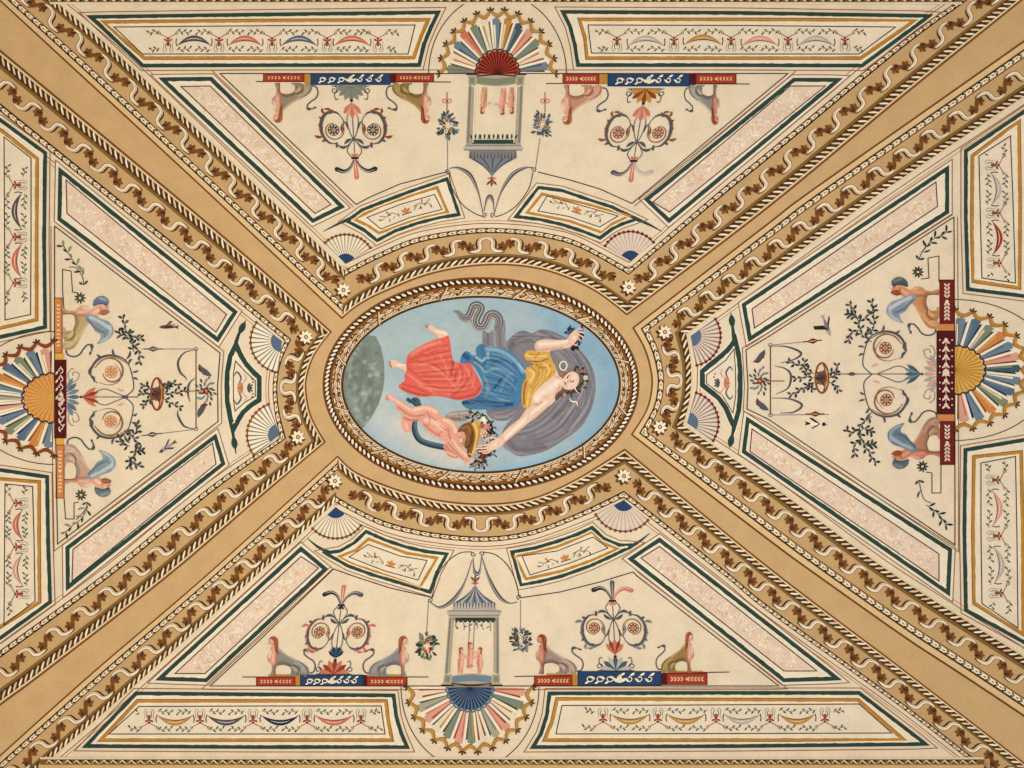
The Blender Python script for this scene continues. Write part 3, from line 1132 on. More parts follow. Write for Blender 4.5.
# ------------------------------------------------------------------ great half-round fans
def great_fan(label, c, rx, ry, a0, a1, hub_r, hub_cols, wedges, rim='ochre', hub_edge='brown_dark', blades=13, arch=(69, 80)):
    t = thing('great_fan', label, 'fan', c, 'large half-round fans at the wedge ends')
    c = np.array(c, float)

    def pt(r, a):
        a = math.radians(a)
        return c + np.array([math.cos(a) * rx, math.sin(a) * ry]) * r

    da = (a1 - a0) / blades
    h0 = hub_r / ((rx + ry) / 2)
    S = Paint(.0026)
    S.fill(np.vstack([pt(.02, a0), [pt(.9, a0 + (a1 - a0) * k / 40) for k in range(41)]]), 'cream_light', step=10)
    part('ground', S, t)
    for k in range(blades):
        b = a0 + da * k
        S = Paint(.0036)
        m, e, hl = wedges[k % len(wedges)]
        ri, ro = h0 * .95, .84 + .02 * (k % 2)
        S.fill([pt(ri, b + da * .08), pt(ro, b + da * .06), pt(ro + .03, b + da * .36), pt(ro, b + da * .70), pt(ri, b + da * .55)], m, hold=True)
        S.h += .0003
        S.fill([pt(ri, b + da * .50), pt(ro * .94, b + da * .70), pt(ro * .97, b + da * .86), pt(ri, b + da * .62)], e, hold=True)
        S.h += .0003
        S.stroke([pt(ri * 1.1, b + da * .22), pt(ro * .9, b + da * .2)], lambda x: .5 + 1.5 * x, hl, smooth=False, hold=True)
        S.stroke([pt(ri * 1.1, b + da * .86), pt(ro * .97, b + da * .95)], lambda x: .5 + 1.8 * x, 'white', smooth=False)
        part('blade', S, t)
    S = Paint(.0052)
    for k in range(blades):
        b = a0 + da * k
        ar = [pt(1.0 - .10 * math.sin(pi * j / 8), b + da * j / 8) for j in range(9)]
        S.stroke(ar, lambda x: 1.6 + 2.2 * math.sin(pi * x), rim, smooth=False, hold=True)
        S.stroke([p + (c - p) * .035 for p in ar], .9, 'gold_dark', smooth=False)
    S.h += .0004
    for k in range(blades + 1):
        b = a0 + da * k
        p = pt(.99, b)
        d = unit(c, p)
        an = math.atan2(d[1], d[0])
        for q in (-.95, 0, .95):
            S.leaf(p - d * 1.2, an + q, 5.0, 2.0, 'brown_dark', hold=True)
    part('scalloped_rim', S, t)
    S = Paint(.0060)
    n = 24
    S.fill(np.vstack([c] + [pt(h0, a0 + (a1 - a0) * k / n) for k in range(n + 1)]), hub_cols[0], step=9)
    for k in range(17):
        S.stroke([c, pt(h0 * .96, a0 + (a1 - a0) * (k + .5) / 17)], lambda x: .3 + 1.5 * x, hub_cols[1], smooth=False, hold=True)
    part('hub', S, t)
    S = Paint(.0072)
    for k in range(12):
        S.stroke([pt(h0 * (1.0 + .08 * math.sin(pi * j / 5)), a0 + (a1 - a0) * (k + j / 5) / 12) for j in range(6)], 1.5, hub_edge, smooth=False, hold=True)
    part('hub_edge', S, t)
    S = Paint(.0040)
    S.stroke(arc(c, arch[0], arch[1], a0, a1, 41)[:], .9, 'line', smooth=False)
    part('arched_hairline', S, t)


WD_A = [('sage', 'grey_dark', 'blue_grey'), ('cream', 'line_brown', 'salmon'), ('blue_grey', 'grey_dark', 'teal'), ('salmon', 'rust', 'pink'), ('sage', 'teal', 'blue_grey'),
        ('cream', 'green_grey', 'ochre'), ('blue_grey', 'grey_dark', 'white'), ('ochre', 'gold_dark', 'cream'), ('teal', 'grey_dark', 'blue_grey'), ('pink', 'red', 'salmon')]
great_fan('half-round fan with a dark red ribbed hub above the upside-down pavilion', (497.5, 74), 59, 65, 180, 360, 22, ('red', 'maroon'), WD_A)
great_fan('half-round fan with a blue-grey ribbed hub under the upright pavilion', (470, 687), 64, 66, 0, 180, 23, ('steel', 'blue_dark'),
          [('pink', 'red', 'salmon'), ('sage', 'leaf', 'blue_grey'), ('cream', 'green_grey', 'ochre'), ('pink', 'salmon', 'red'), ('stone', 'teal', 'blue_grey'), ('cream', 'gold_dark', 'rust'), ('sage', 'grey_dark', 'ochre')], hub_edge='steel', arch=(69, 82))
WD_B = [('blue_grey', 'teal', 'white'), ('steel', 'blue_dark', 'blue_grey'), ('sage', 'leaf', 'cream'), ('orange', 'gold_dark', 'yellow'), ('blue_grey', 'blue_dark', 'steel'), ('pink', 'brown', 'salmon'), ('teal', 'green_dark', 'sage')]
great_fan('half-round fan with an orange shell hub at the left edge', (54, 398), 74, 58, 90, 270, 27, ('orange', 'yellow'), [('blue_grey', 'teal', 'white'), ('orange', 'gold_dark', 'yellow'), ('steel', 'blue_dark', 'blue_grey'), ('sage', 'leaf', 'cream'), ('blue_grey', 'blue_dark', 'steel'), ('pink', 'brown_dark', 'white'), ('stone', 'steel', 'white')], rim='rust', arch=(86, 66.5))
great_fan('half-round fan with a gold ribbed hub at the right edge', (955, 370), 76, 61, -90, 90, 26, ('yellow', 'gold'), WD_B, rim='gold', arch=(98, 70.5))
# ------------------------------------------------------------------ plaques and pedestals on the wedge base lines
def box_tile(name, label, cat, group, quad, col, marks=(), edge=None, side=None, ledge=None):
    """A painted block: face, edge line and light ornament."""
    quad = A2(quad)
    c = quad.mean(0)
    t = thing(name, label, cat, tuple(c), group)
    S = Paint(.0046)
    S.fill(quad, col, step=9)
    part('face', S, t)
    if edge:
        S = Paint(.0052)
        S.stroke(quad, .9, edge, closed=True, smooth=False)
        part('edge', S, t)
    if side:
        S = Paint(.0046)
        S.fill(side[0], side[1])
        part('side', S, t)
    if ledge is not None:
        S = Paint(.0042)
        S.fill(ledge, 'gold')
        part('ledge', S, t)
    if marks:
        S = Paint(.0056)
        o, x, y = quad[0], quad[1] - quad[0], quad[3] - quad[0]
        for m in marks:
            k = m[0]
            if k == 'scroll':          # running scroll ornament along the block
                n, cl = m[1], m[2]
                L = np.hypot(*x)
                H = np.hypot(*y)
                T = frame2(o + y / 2, x / L, y / H)
                for j in range(n):
                    px = L * (.08 + .84 * (j + .5) / n)
                    e = 1 if px < L / 2 else -1
                    S.stroke(T(spiral((px, 0), H * .28, H * .08, 0 if e > 0 else 180, 330 * e if e > 0 else 180 - 330, 12)), .9, cl, smooth=False, hold=True)
                    S.leaf(T([(px, -H * .18)])[0], math.atan2(x[1], x[0]) + e * .5, H * .45, H * .17, cl)
                    S.leaf(T([(px, H * .18)])[0], math.atan2(x[1], x[0]) - e * .5 + pi, H * .40, H * .15, cl)
                for q in (-.95, 0, .95):
                    S.leaf(T([(L / 2, H * .32)])[0], math.atan2(-y[1], -y[0]) + q, H * .62, H * .2, cl)
                S.disc(tuple(T([(L / 2, -H * .05)])[0]), H * .17, cl, n=10)
            if k == 'wheat':           # ears of leaves pointing to the middle
                n, cl = m[1], m[2]
                L, H = np.hypot(*x), np.hypot(*y)
                T = frame2(o + y / 2, x / L, y / H)
                an = math.atan2(x[1], x[0])
                for j in range(n):
                    px = L * (.12 + .76 * (j + .5) / n)
                    e = 0 if px < L / 2 else pi
                    for q in (-.6, .6):
                        S.leaf(T([(px, 0)])[0], an + e + pi + q, H * .34, H * .15, cl)
                S.disc(tuple(T([(L / 2, 0)])[0]), H * .14, cl, n=8)
            if k == 'beads':
                n, cl = m[1], m[2]
                L, H = np.hypot(*x), np.hypot(*y)
                T = frame2(o + y / 2, x / L, y / H)
                S.stroke(T([(L * .08, 0), (L * .92, 0)]), .7, cl, smooth=False)
                for j in range(n):
                    px = L * (.06 + .88 * (j + .5) / n)
                    S.disc(tuple(T([(px, 0)])[0]), H * (.20 if j == n // 2 else .11), cl, n=8)
                    for q in (-.34, .34):
                        S.disc(tuple(T([(px + (j % 2) * 2, q * H)])[0]), H * .05, cl, n=6)
                    S.leaf(T([(px, 0)])[0], math.atan2(x[1], x[0]) + .8, H * .3, H * .12, cl)
                    S.leaf(T([(px, 0)])[0], math.atan2(x[1], x[0]) - .8, H * .3, H * .12, cl)
        part('ornament', S, t)
    return t


def rect(u0, u1, v0, v1):
    return [(u0, v0), (u1, v0), (u1, v1), (u0, v1)]


PED = 'red pedestals under the sphinxes'
PLQ = 'scroll plaques between the pedestals'
CL = [  # (words, pedestal a, tan block, plaque, maroon block, pedestal b, base line)
    ('of the upper left group', rect(263.5, 304, 74, 81.5), rect(304, 311, 74, 83), rect(311, 390, 73.5, 84.5), rect(390, 396, 74, 83), rect(396, 433.5, 74, 81.5), [(256, 81.5), (451, 82)], 81.5),
    ('of the upper right group', rect(563, 599, 74, 83.5), rect(599, 608, 74, 84), rect(608, 689.5, 73.5, 86), rect(689.5, 696, 74, 85), rect(696, 736, 74, 83.5), [(546, 83.5), (749.5, 84)], 83.5),
    ('of the lower left group', rect(256.5, 295, 677, 686), rect(295, 300.5, 675, 686), rect(300.5, 363, 675, 686), rect(363, 367, 675, 686), rect(367, 407, 677, 686), [(242, 677), (428.5, 677)], 677),
    ('of the lower right group', rect(534.5, 572, 676, 685.5), rect(572, 578, 674, 685.5), rect(578, 661, 671.5, 685.5), rect(661, 667, 673, 685), rect(667, 707, 673.5, 684.5), [(514.5, 676.5), (729.5, 672)], 676),
]
for wds, pa, tb, pq, mb, pb, ln, _ in CL:
    up = 'upper' in wds
    box_tile('pedestal', 'red block pedestal at the left end ' + wds + ' of painted sphinxes', 'pedestal', PED, pa, 'red', [('wheat', 9, 'tan_light')], 'red_dark', (tb, 'gold'), None if up else rect(pa[0][0] + 12, pa[1][0] + 4, pa[0][1] - 2.6, pa[0][1]))
    box_tile('scroll_plaque', 'long blue plaque with white scrollwork in the middle ' + wds + ' of sphinxes', 'plaque', PLQ, pq, 'blue', [('scroll', 7, 'white')], 'blue_dark')
    box_tile('pedestal', 'red block pedestal at the right end ' + wds + ' of painted sphinxes', 'pedestal', PED, pb, 'red', [('wheat', 9, 'tan_light')], 'red_dark', (mb, 'maroon'), None if up else rect(pb[0][0], pb[1][0] - 4, pb[0][1] - 2.6, pb[0][1]))
    S = Paint(.0044)
    S.stroke(ln, 1.0, 'line', smooth=False)
    part('base_hairline', S, ceiling)


def vrect(u0, u1, v0, v1):  # long axis runs down the picture
    return [(u0, v0), (u0, v1), (u1, v1), (u1, v0)]


box_tile('pedestal', 'pale orange upright pedestal above the maroon plaque beside the orange-hubbed fan', 'pedestal', PED, vrect(54.5, 62, 298, 353), 'orange', [('wheat', 11, 'cream_light')], 'rust', (vrect(54.5, 64, 353, 360), 'yellow'))
box_tile('scroll_plaque', 'upright maroon plaque with white scrollwork beside the orange-hubbed fan', 'plaque', PLQ, vrect(54.5, 66, 360, 438), 'maroon', [('scroll', 8, 'pink_field')], 'red_dark')
box_tile('pedestal', 'pale orange upright pedestal below the maroon plaque beside the orange-hubbed fan', 'pedestal', PED, vrect(56, 64, 445, 498), 'orange', [('wheat', 11, 'cream_light')], 'rust', (vrect(55, 64, 438, 445), 'yellow'))
box_tile('pedestal', 'dark red upright pedestal above the maroon plaque beside the gold-hubbed fan', 'pedestal', PED, vrect(940, 954, 280, 323.5), 'red_dark', [('wheat', 9, 'pink_field')], 'maroon', (vrect(938, 954, 323.5, 331), 'orange'))
box_tile('scroll_plaque', 'upright maroon plaque with beaded white stem beside the gold-hubbed fan', 'plaque', PLQ, vrect(937, 955, 331, 414), 'maroon', [('beads', 9, 'pink_field')], 'umber')
box_tile('pedestal', 'dark red upright pedestal below the maroon plaque beside the gold-hubbed fan', 'pedestal', PED, vrect(940.5, 954, 421.5, 464.5), 'red_dark', [('wheat', 9, 'pink_field')], 'maroon', (vrect(938, 954, 414, 421.5), 'orange'))


# ------------------------------------------------------------------ sphinxes (local: x forward from the hind foot, y up from the pedestal)
def sphinx(label, group, o, x, y, body, chest, hair, tail='grey_dark', wings=None, cap=None, fwd=0.0):
    T = frame2(o, x, y)
    c = tuple(T([(18, 15)])[0])
    t = thing('sphinx', label, 'sphinx', c, group)
    bl, bm, bd = body
    tl = [(2, 3), (-4, 4), (-6.5, 10), (-4.5, 16), (1, 20), (5, 24), (4, 28), (-1, 28)]
    S = Paint(.0046, T)
    S.stroke(tl, 1.5, tail)
    S.leaf((-.5, 28), pi - .1, -7, 3.4, tail, .1)
    S.leaf((-.5, 28), pi + .3, 5, 2.4, tail, .1)
    part('tail', S, t)
    S = Oil(.0050, [(2, 0), (0, 4), (1, 9), (5, 13), (10, 16), (17, 19.5), (24, 23.5), (29, 28), (33, 32.5), (36, 33.5), (39.5, 31), (41, 26), (43.5, 21.5), (42.5, 16), (39.5, 12.5), (38.5, 7), (40.5, 1), (40, 0), (35, 0),
                    (35.2, 5), (34, 10.5), (30, 12.5), (25, 12.5), (21, 10.5), (18.5, 6.5), (19.5, 2.2), (22, 1.6), (21.5, 0), (13, 0), (9, 1.5), (6, 0)],
            bm, [([(14, 17), (24, 24), (33, 31)], 5, bl, .8), ([(3, 3), (8, 12), (15, 13)], 5, bl, .6), ([(20, 12), (27, 14.5), (33, 13)], 4, bd, .8), ([(2, 2), (2, 8), (8, 14)], 2.4, bd, .6), ([(10, 4), (15, 8), (18, 9)], 5, bl, .8),
                 ([(12, 1), (11, 8), (16, 12)], 4, bd, .7), ([(16, 2), (18, 8)], 3, bd, .6), ([(8, 1), (7, 8)], 2.2, bl, .7),
                 ([(36, 31), (38, 22), (38, 14)], 10, chest[0], .95), ([(40, 27), (42, 20)], 3.5, chest[1], .8), ([(33, 28), (34, 18), (34, 12)], 4, chest[2], .7),
                 ([(36, 12), (35.5, 5), (37, 0)], 4, chest[2], .8), ([(38, 24), (37, 16)], 2, chest[1], .6)], step=1.2, T=T)
    part('body', S, t)
    S = Paint(.0060, T)
    S.stroke([(9, 1.5), (10, 7), (15, 11.5), (20, 10.6), (25, 12.2), (30, 12.2), (34.6, 10.4), (35.4, 5), (35.2, 0)], .7, 'brown')
    part('contour', S, t)
    hx, hy = (41.0, 39.5) if wings else (37.0 + fwd, 37.5)
    if wings:
        S = Oil(.0060, [(32, 28), (38, 27), (43, 33), (44, 38), (38, 40), (34, 35)], chest[0], [([(36, 30), (41, 37)], 4, chest[1], .7)], step=1.1, T=T)
        part('neck', S, t)
    S = Oil(.0062, spiral((hx + .8, hy), 4.3, 4.3, 0, 330, 12), chest[0], [([(hx + 2.5, hy + 1)], 4.5, chest[1], .9), ([(hx - 1, hy - 3)], 4, chest[2], .8)], step=1.1, T=T)
    hd_ = part('head', S, t)
    S = Paint(.0068, T)
    if wings:
        S.disc((hx + 1.6, hy + 2.2), .6, 'umber', n=7)
        S.stroke([(hx - 1.2, hy + 3.4), (hx - .6, hy + 4.4)], .7, 'red', smooth=False)
        S.leaf((hx + .6, hy + 3.6), pi / 2, 2.4, 1.6, 'flesh')
    else:
        S.disc((hx + 3.1, hy + .3), .6, 'umber', n=7)
        S.stroke([(hx + 3.4, hy - 2.2), (hx + 4.6, hy - 2)], .7, 'red', smooth=False)
        S.leaf((hx + 4.2, hy - .4), 0, 1.8, 1.4, 'flesh')
    part('face', S, hd_)
    hl, hm, hd = hair
    if wings:
        S = Oil(.0064, [(hx - 2, hy - 2), (hx - 5, hy - 4), (hx - 7, hy), (hx - 5, hy + 5), (hx - 2.5, hy + 5.5), (hx - 1.5, hy + 1.5)], hm, [([(hx - 4, hy - 2), (hx - 4, hy + 4)], 2.4, hl, .8)], step=1.1, T=T)
    else:
        S = Oil(.0066, [(hx + 4.6, hy + 2), (hx + 2.5, hy + 5.2), (hx - 1.5, hy + 5.4), (hx - 4.6, hy + 2), (hx - 4.8, hy - 4), (hx - 4.2, hy - 10), (hx - 5.5, hy - 14), (hx - 2, hy - 11), (hx - 1.2, hy - 5), (hx - .3, hy), (hx + 1.8, hy + 2.3)],
                hm, [([(hx - 3, hy + 3), (hx - 3.6, hy - 6)], 2.2, hl, .8), ([(hx - 4, hy - 3), (hx - 4, hy - 12)], 2, hd, .8), ([(hx, hy + 4.5), (hx + 4, hy + 3)], 1.6, hl, .7)], step=1.1, T=T)
    part('hair', S, t)
    if wings:
        wl, wm, wd_ = wings
        S = Oil(.0066, [(34, 22), (35, 28), (31, 36), (28, 44), (22, 49), (15, 48.5), (9, 42), (6, 33.5), (10, 36), (15, 37), (18, 32), (24, 28), (29, 23)],
                wm, [([(32, 27), (27, 37), (21, 46)], 5, wl, .9), ([(30, 24), (22, 31), (17, 40)], 3.5, wd_, .8), ([(24, 46), (15, 46), (8, 37)], 2.5, wl, .8), ([(20, 43), (13, 41)], 1.6, wd_, .7), ([(27, 33), (22, 39)], 1.4, wd_, .5)], step=1.2, T=T)
        part('wing', S, t)
    if cap:
        S = Oil(.0074, [(43, 29.5), (48.5, 30), (52.5, 34.5), (52.8, 40), (49, 44.5), (44.5, 44), (43.2, 42), (45, 38), (44, 33)],
                cap[1], [([(51, 36), (49, 42)], 4, cap[0], .9), ([(44, 31), (45.5, 37), (44.5, 43)], 2.6, cap[2], .8)], step=1.1, T=T)
        part('cap', S, t)
    return t


def rgb(n):
    return PAL[n]


for k in ('lion', 'lion_light'):
    pass
GREY_B = ((176, 172, 160), (136, 136, 128), (88, 92, 88))
OLIVE_B = ((190, 164, 108), (150, 124, 72), (98, 82, 50))
PINK_B = ((222, 178, 150), (196, 146, 118), (140, 100, 80))
OR_B = ((224, 172, 120), (200, 142, 96), (146, 98, 66))
TEAL_B = ((178, 190, 176), (140, 152, 140), (92, 108, 100))
FLESH = ((222, 166, 140), (244, 212, 190), (176, 108, 88))
DARKF = ((196, 132, 108), (226, 178, 152), (140, 82, 66))
AUB = ((190, 116, 70), (150, 82, 48), (104, 54, 34))
REDH = ((180, 92, 60), (140, 62, 40), (96, 40, 28))
SPX = 'painted sphinxes on the pedestals'
sphinx('grey sphinx facing left on the left pedestal of the lower left group', SPX, (309, 676), (-.96, 0), (0, -.92), GREY_B, FLESH, AUB)
sphinx('grey sphinx facing right on the right pedestal of the lower left group', SPX, (369, 676), (.92, 0), (0, -.93), ((170, 170, 172), (136, 136, 140), (92, 92, 98)), FLESH, AUB)
sphinx('lilac-bodied sphinx facing left on the left pedestal of the lower right group', SPX, (577, 674), (-.95, 0), (0, -.92), ((200, 180, 176), (160, 140, 130), (106, 92, 80)), DARKF, REDH)
sphinx('olive-bodied sphinx facing right on the right pedestal of the lower right group', SPX, (661, 672.5), (.76, 0), (0, -.94), OLIVE_B, FLESH, AUB)
sphinx('upside-down sphinx facing left under the left pedestal of the upper left group', SPX, (312, 83), (-.92, 0), (0, .92), ((196, 176, 150), (150, 136, 116), (96, 92, 80)), FLESH, AUB)
sphinx('upside-down sphinx facing right under the right pedestal of the upper left group', SPX, (392, 83), (.90, 0), (0, .94), OLIVE_B, FLESH, REDH)
sphinx('upside-down sphinx facing left under the left pedestal of the upper right group', SPX, (602, 85), (-.94, 0), (0, .92), PINK_B, FLESH, AUB)
sphinx('upside-down sphinx facing right under the right pedestal of the upper right group', SPX, (689, 85), (.70, 0), (0, .92), ((196, 188, 170), (140, 140, 134), (84, 88, 88)), DARKF, REDH)
WING = ((196, 204, 210), (136, 154, 168), (86, 106, 122))
WSP = 'winged sphinxes beside the maroon plaques'
sphinx('winged sphinx in a blue-grey cap above the maroon plaque at the left edge', WSP, (63, 350), (0, -1.02), (1.02, 0), ((214, 196, 150), (186, 164, 116), (140, 120, 80)), FLESH, ((186, 124, 88), (158, 98, 68), (118, 72, 52)), wings=WING, cap=((150, 168, 186), (100, 120, 142), (66, 84, 106)))
sphinx('winged sphinx with grey hair below the maroon plaque at the left edge', WSP, (64, 444), (0, 1.0), (1.04, 0), ((216, 190, 170), (196, 160, 140), (120, 136, 134)), FLESH, ((170, 120, 90), (140, 90, 66), (100, 66, 50)), wings=WING, cap=((140, 152, 160), (100, 116, 124), (60, 76, 84)))
sphinx('winged sphinx with dark green cap above the maroon plaque at the right edge', WSP, (939, 329), (0, -.98), (-1.06, 0), OR_B, ((206, 142, 104), (232, 182, 146), (156, 96, 66)), REDH, wings=WING, cap=((120, 130, 130), (80, 92, 92), (48, 60, 60)))
sphinx('red-haired winged sphinx below the maroon plaque at the right edge', WSP, (940, 417), (0, .98), (-1.06, 0), ((200, 160, 140), (176, 124, 100), (126, 120, 86)), ((200, 128, 104), (226, 170, 146), (150, 84, 66)), REDH, wings=((160, 178, 192), (106, 128, 144), (66, 86, 100)), cap=((120, 138, 146), (84, 104, 114), (52, 70, 80)))


# ------------------------------------------------------------------ scroll candelabra (local: y up from the plaque)
def rose(S, c, r, col, mid='ochre', n=8):
    S.ring(c, r, .8, col, n=18)
    for k in range(n):
        a = 2 * pi * k / n
        S.leaf((c[0] + math.cos(a) * r * .2, c[1] + math.sin(a) * r * .2), a, r * .72, r * .4, col)
    S.h += .0002
    S.disc(c, r * .22, mid, n=8)


def candelabrum(label, o, x, y, H, shellc, bud, plumes, leafc, tipc, rosec, lotus=True):
    k = H / 88.0
    T = frame2(o, np.array(x, float) * k, np.array(y, float) * k)
    t = thing('scroll_candelabrum', label, 'ornament', tuple(T([(0, 44)])[0]), 'scroll candelabra between the sphinxes')
    S = Paint(.0048, T)
    for j in range(7):
        a = pi * (j + .5) / 7
        S.leaf((0, 1), a, 15, 5.2, shellc[j % 2])
    S.stroke([(-15, .8), (15, .8)], 1.0, shellc[1], smooth=False)
    S.disc((0, 15), 1.6, 'umber', n=8)
    part('shell_base', S, t)
    for e in (-1, 1):
        S = Paint(.0046, T)
        S.stroke(list(spiral((e * 16, 5), 4, 1, 270, 270 - e * 420, 14)), .9, leafc, smooth=False)
        S.stroke([(e * 12, 3), (e * 16, 9), (e * 15, 14), (e * 12.5, 13)], .9, leafc)
        S.stroke([(e * 8, 1), (e * 13, 1), (e * 18, 1)], .8, leafc)
        part('tendril', S, t)
    S = Paint(.0050, T)
    if lotus:
        for j in range(7):
            S.leaf((0, 17), pi / 2 + (j - 3) * .27, 13 - abs(j - 3) * .8, 3.2, bud[j % 2])
    else:
        for j in range(5):
            S.leaf((0, 17), pi / 2 + (j - 2) * .33, 16 - abs(j - 2) * 1.2, 4.6, bud[j % 2])
    part('bud', S, t)
    S = Paint(.0044, T)
    for e in (-1, 0, 1):
        S.stroke([(e * 2, 20), (e * 5.4, 33), (e * 3.6, 45), (0, 53)], .9, leafc)
    S.stroke([(0, 52), (0, 70)], .8, leafc, smooth=False)
    for e in (-1, 1):
        S.stroke([(0, 52), (e * 4.5, 58), (e * 7, 64), (e * 3, 70)], .9, leafc)
        S.stroke([(0, 52), (e * 6, 58.5), (e * 12, 59.5), (e * 16, 58)], 1.2, leafc)
        S.leaf((0, 52), (pi / 2 - e * 1.05), 11, 3.2, leafc, -.12 * e)
        S.leaf((e * 5, 58), (pi / 2 - e * 1.35), 10, 2.4, leafc, .15 * e)
    S.leaf((0, 70), -pi / 2 + .7, 5, 2, bud[0])
    S.leaf((0, 70), -pi / 2 - .7, 5, 2, bud[0])
    S.leaf((0, 71), -pi / 2, 5, 2.6, bud[0])
    S.stroke([(-3.5, 70.6), (3.5, 70.6)], 2.2, 'black', smooth=False)
    part('stem', S, t)
    for e in (-1, 1):
        S = Paint(.0050, T)
        S.stroke([(e * 16.8, 60.5), (e * 16.8, 55.5)], 2.2, leafc, smooth=False)
        c = (e * 19, 43.5)
        big = [(e * 17, 57), (e * 24, 55.5), (e * 30, 48), (e * 31, 38), (e * 27, 29), (e * 20, 26), (e * 13, 28.5), (e * 9, 35), (e * 9.5, 42)]
        S.stroke(big, lambda s: .8 + 2.6 * math.sin(pi * min(1, s * 1.25)) ** 1.5, leafc)
        for q, a_, l_ in (((e * 29.5, 44), -.9, 7), ((e * 30, 37), -1.2, 7), ((e * 25, 54), .2, 6), ((e * 24, 28), -2.4, 7)):
            S.leaf(q, a_ if e > 0 else pi - a_, l_, 2.6, leafc, -.2 * e)
        S.stroke(offset(catmull(big, False, 5), e * 1.0)[4:-10], 1.0, tipc, smooth=False, taper='both')
        S.leaf((e * 29, 49), (pi / 2 - e * 1.6), 9, 3.0, tipc, e * .18)
        S.leaf((e * 26, 28.5), (-pi / 2 + e * .4), 7, 2.6, tipc, e * .2)
        S.leaf((e * 19, 26.5), (pi / 2 - e * 1.9), 9, 2.4, tipc, -e * .2)
        S.stroke(spiral(c, 10.5, 6.2, 200 if e > 0 else -20, (200 - 300) if e > 0 else 280, 22), lambda s: .5 + .7 * math.sin(pi * s), 'line_brown')
        S.leaf((e * 9, 36), (pi / 2 - e * .1), 11, 2.2, tipc, -e * .16)
        S.leaf((e * 10, 34), (pi / 2 + e * .5), 10, 2.0, leafc, e * .16)
        S.stroke([(e * 9.5, 42), (e * 11, 46.5), (e * 14.5, 49.5)], 1.0, leafc, taper='end')
        part('scroll_leaf', S, t)
        S = Paint(.0054, T)
        rose(S, c, 5.2, rosec)
        part('rosette', S, t)
    for j, (cl, pts) in enumerate(zip(plumes, ([(-1, 72), (-5, 80), (-11, 83.5), (-18, 81.5)], [(0, 72), (.3, 79), (.6, 89)], [(1, 72), (5, 79), (12, 83), (19, 81)]))):
        S = Paint(.0052, T)
        S.stroke(pts, lambda s: 1.0 + 3.6 * s ** .8, cl)
        S.disc(pts[-1], 2.3, cl, n=10)
        S.stroke([(p[0], p[1] + .7) for p in pts], .8, 'grey_light' if cl in ('black', 'grey_dark', 'green_dark') else 'flesh_light', taper='both')
        part('plume', S, t)


candelabrum('scroll candelabrum with salmon shell base and salmon middle plume, lower left', (333.5, 675), (1, 0), (.11, -1), 87, ('salmon', 'rust'), ('blue_dark', 'teal'), ('black', 'salmon', 'grey_dark'), 'grey_dark', 'salmon', 'rust')
candelabrum('scroll candelabrum with grey shell base and one red plume, lower right', (616, 671.5), (1.02, 0), (-.05, -1), 88, ('grey_light', 'teal'), ('salmon', 'rust'), ('black', 'grey_dark', 'salmon'), 'grey_dark', 'grey', 'rust', False)
candelabrum('upside-down scroll candelabrum with two dark plumes, upper left', (350.5, 85), (1, 0), (.06, 1), 91, ('sage', 'grey'), ('salmon', 'pink'), ('green_dark', 'salmon', 'green_dark'), 'grey_dark', 'rust', 'black', False)
candelabrum('upside-down scroll candelabrum with one dark and one faint plume, upper right', (646, 88), (1, 0), (-.17, 1), 91, ('ochre', 'rust'), ('salmon', 'pink'), ('grey_dark', 'salmon', 'grey_light'), 'grey_dark', 'line_brown', 'rust', False)


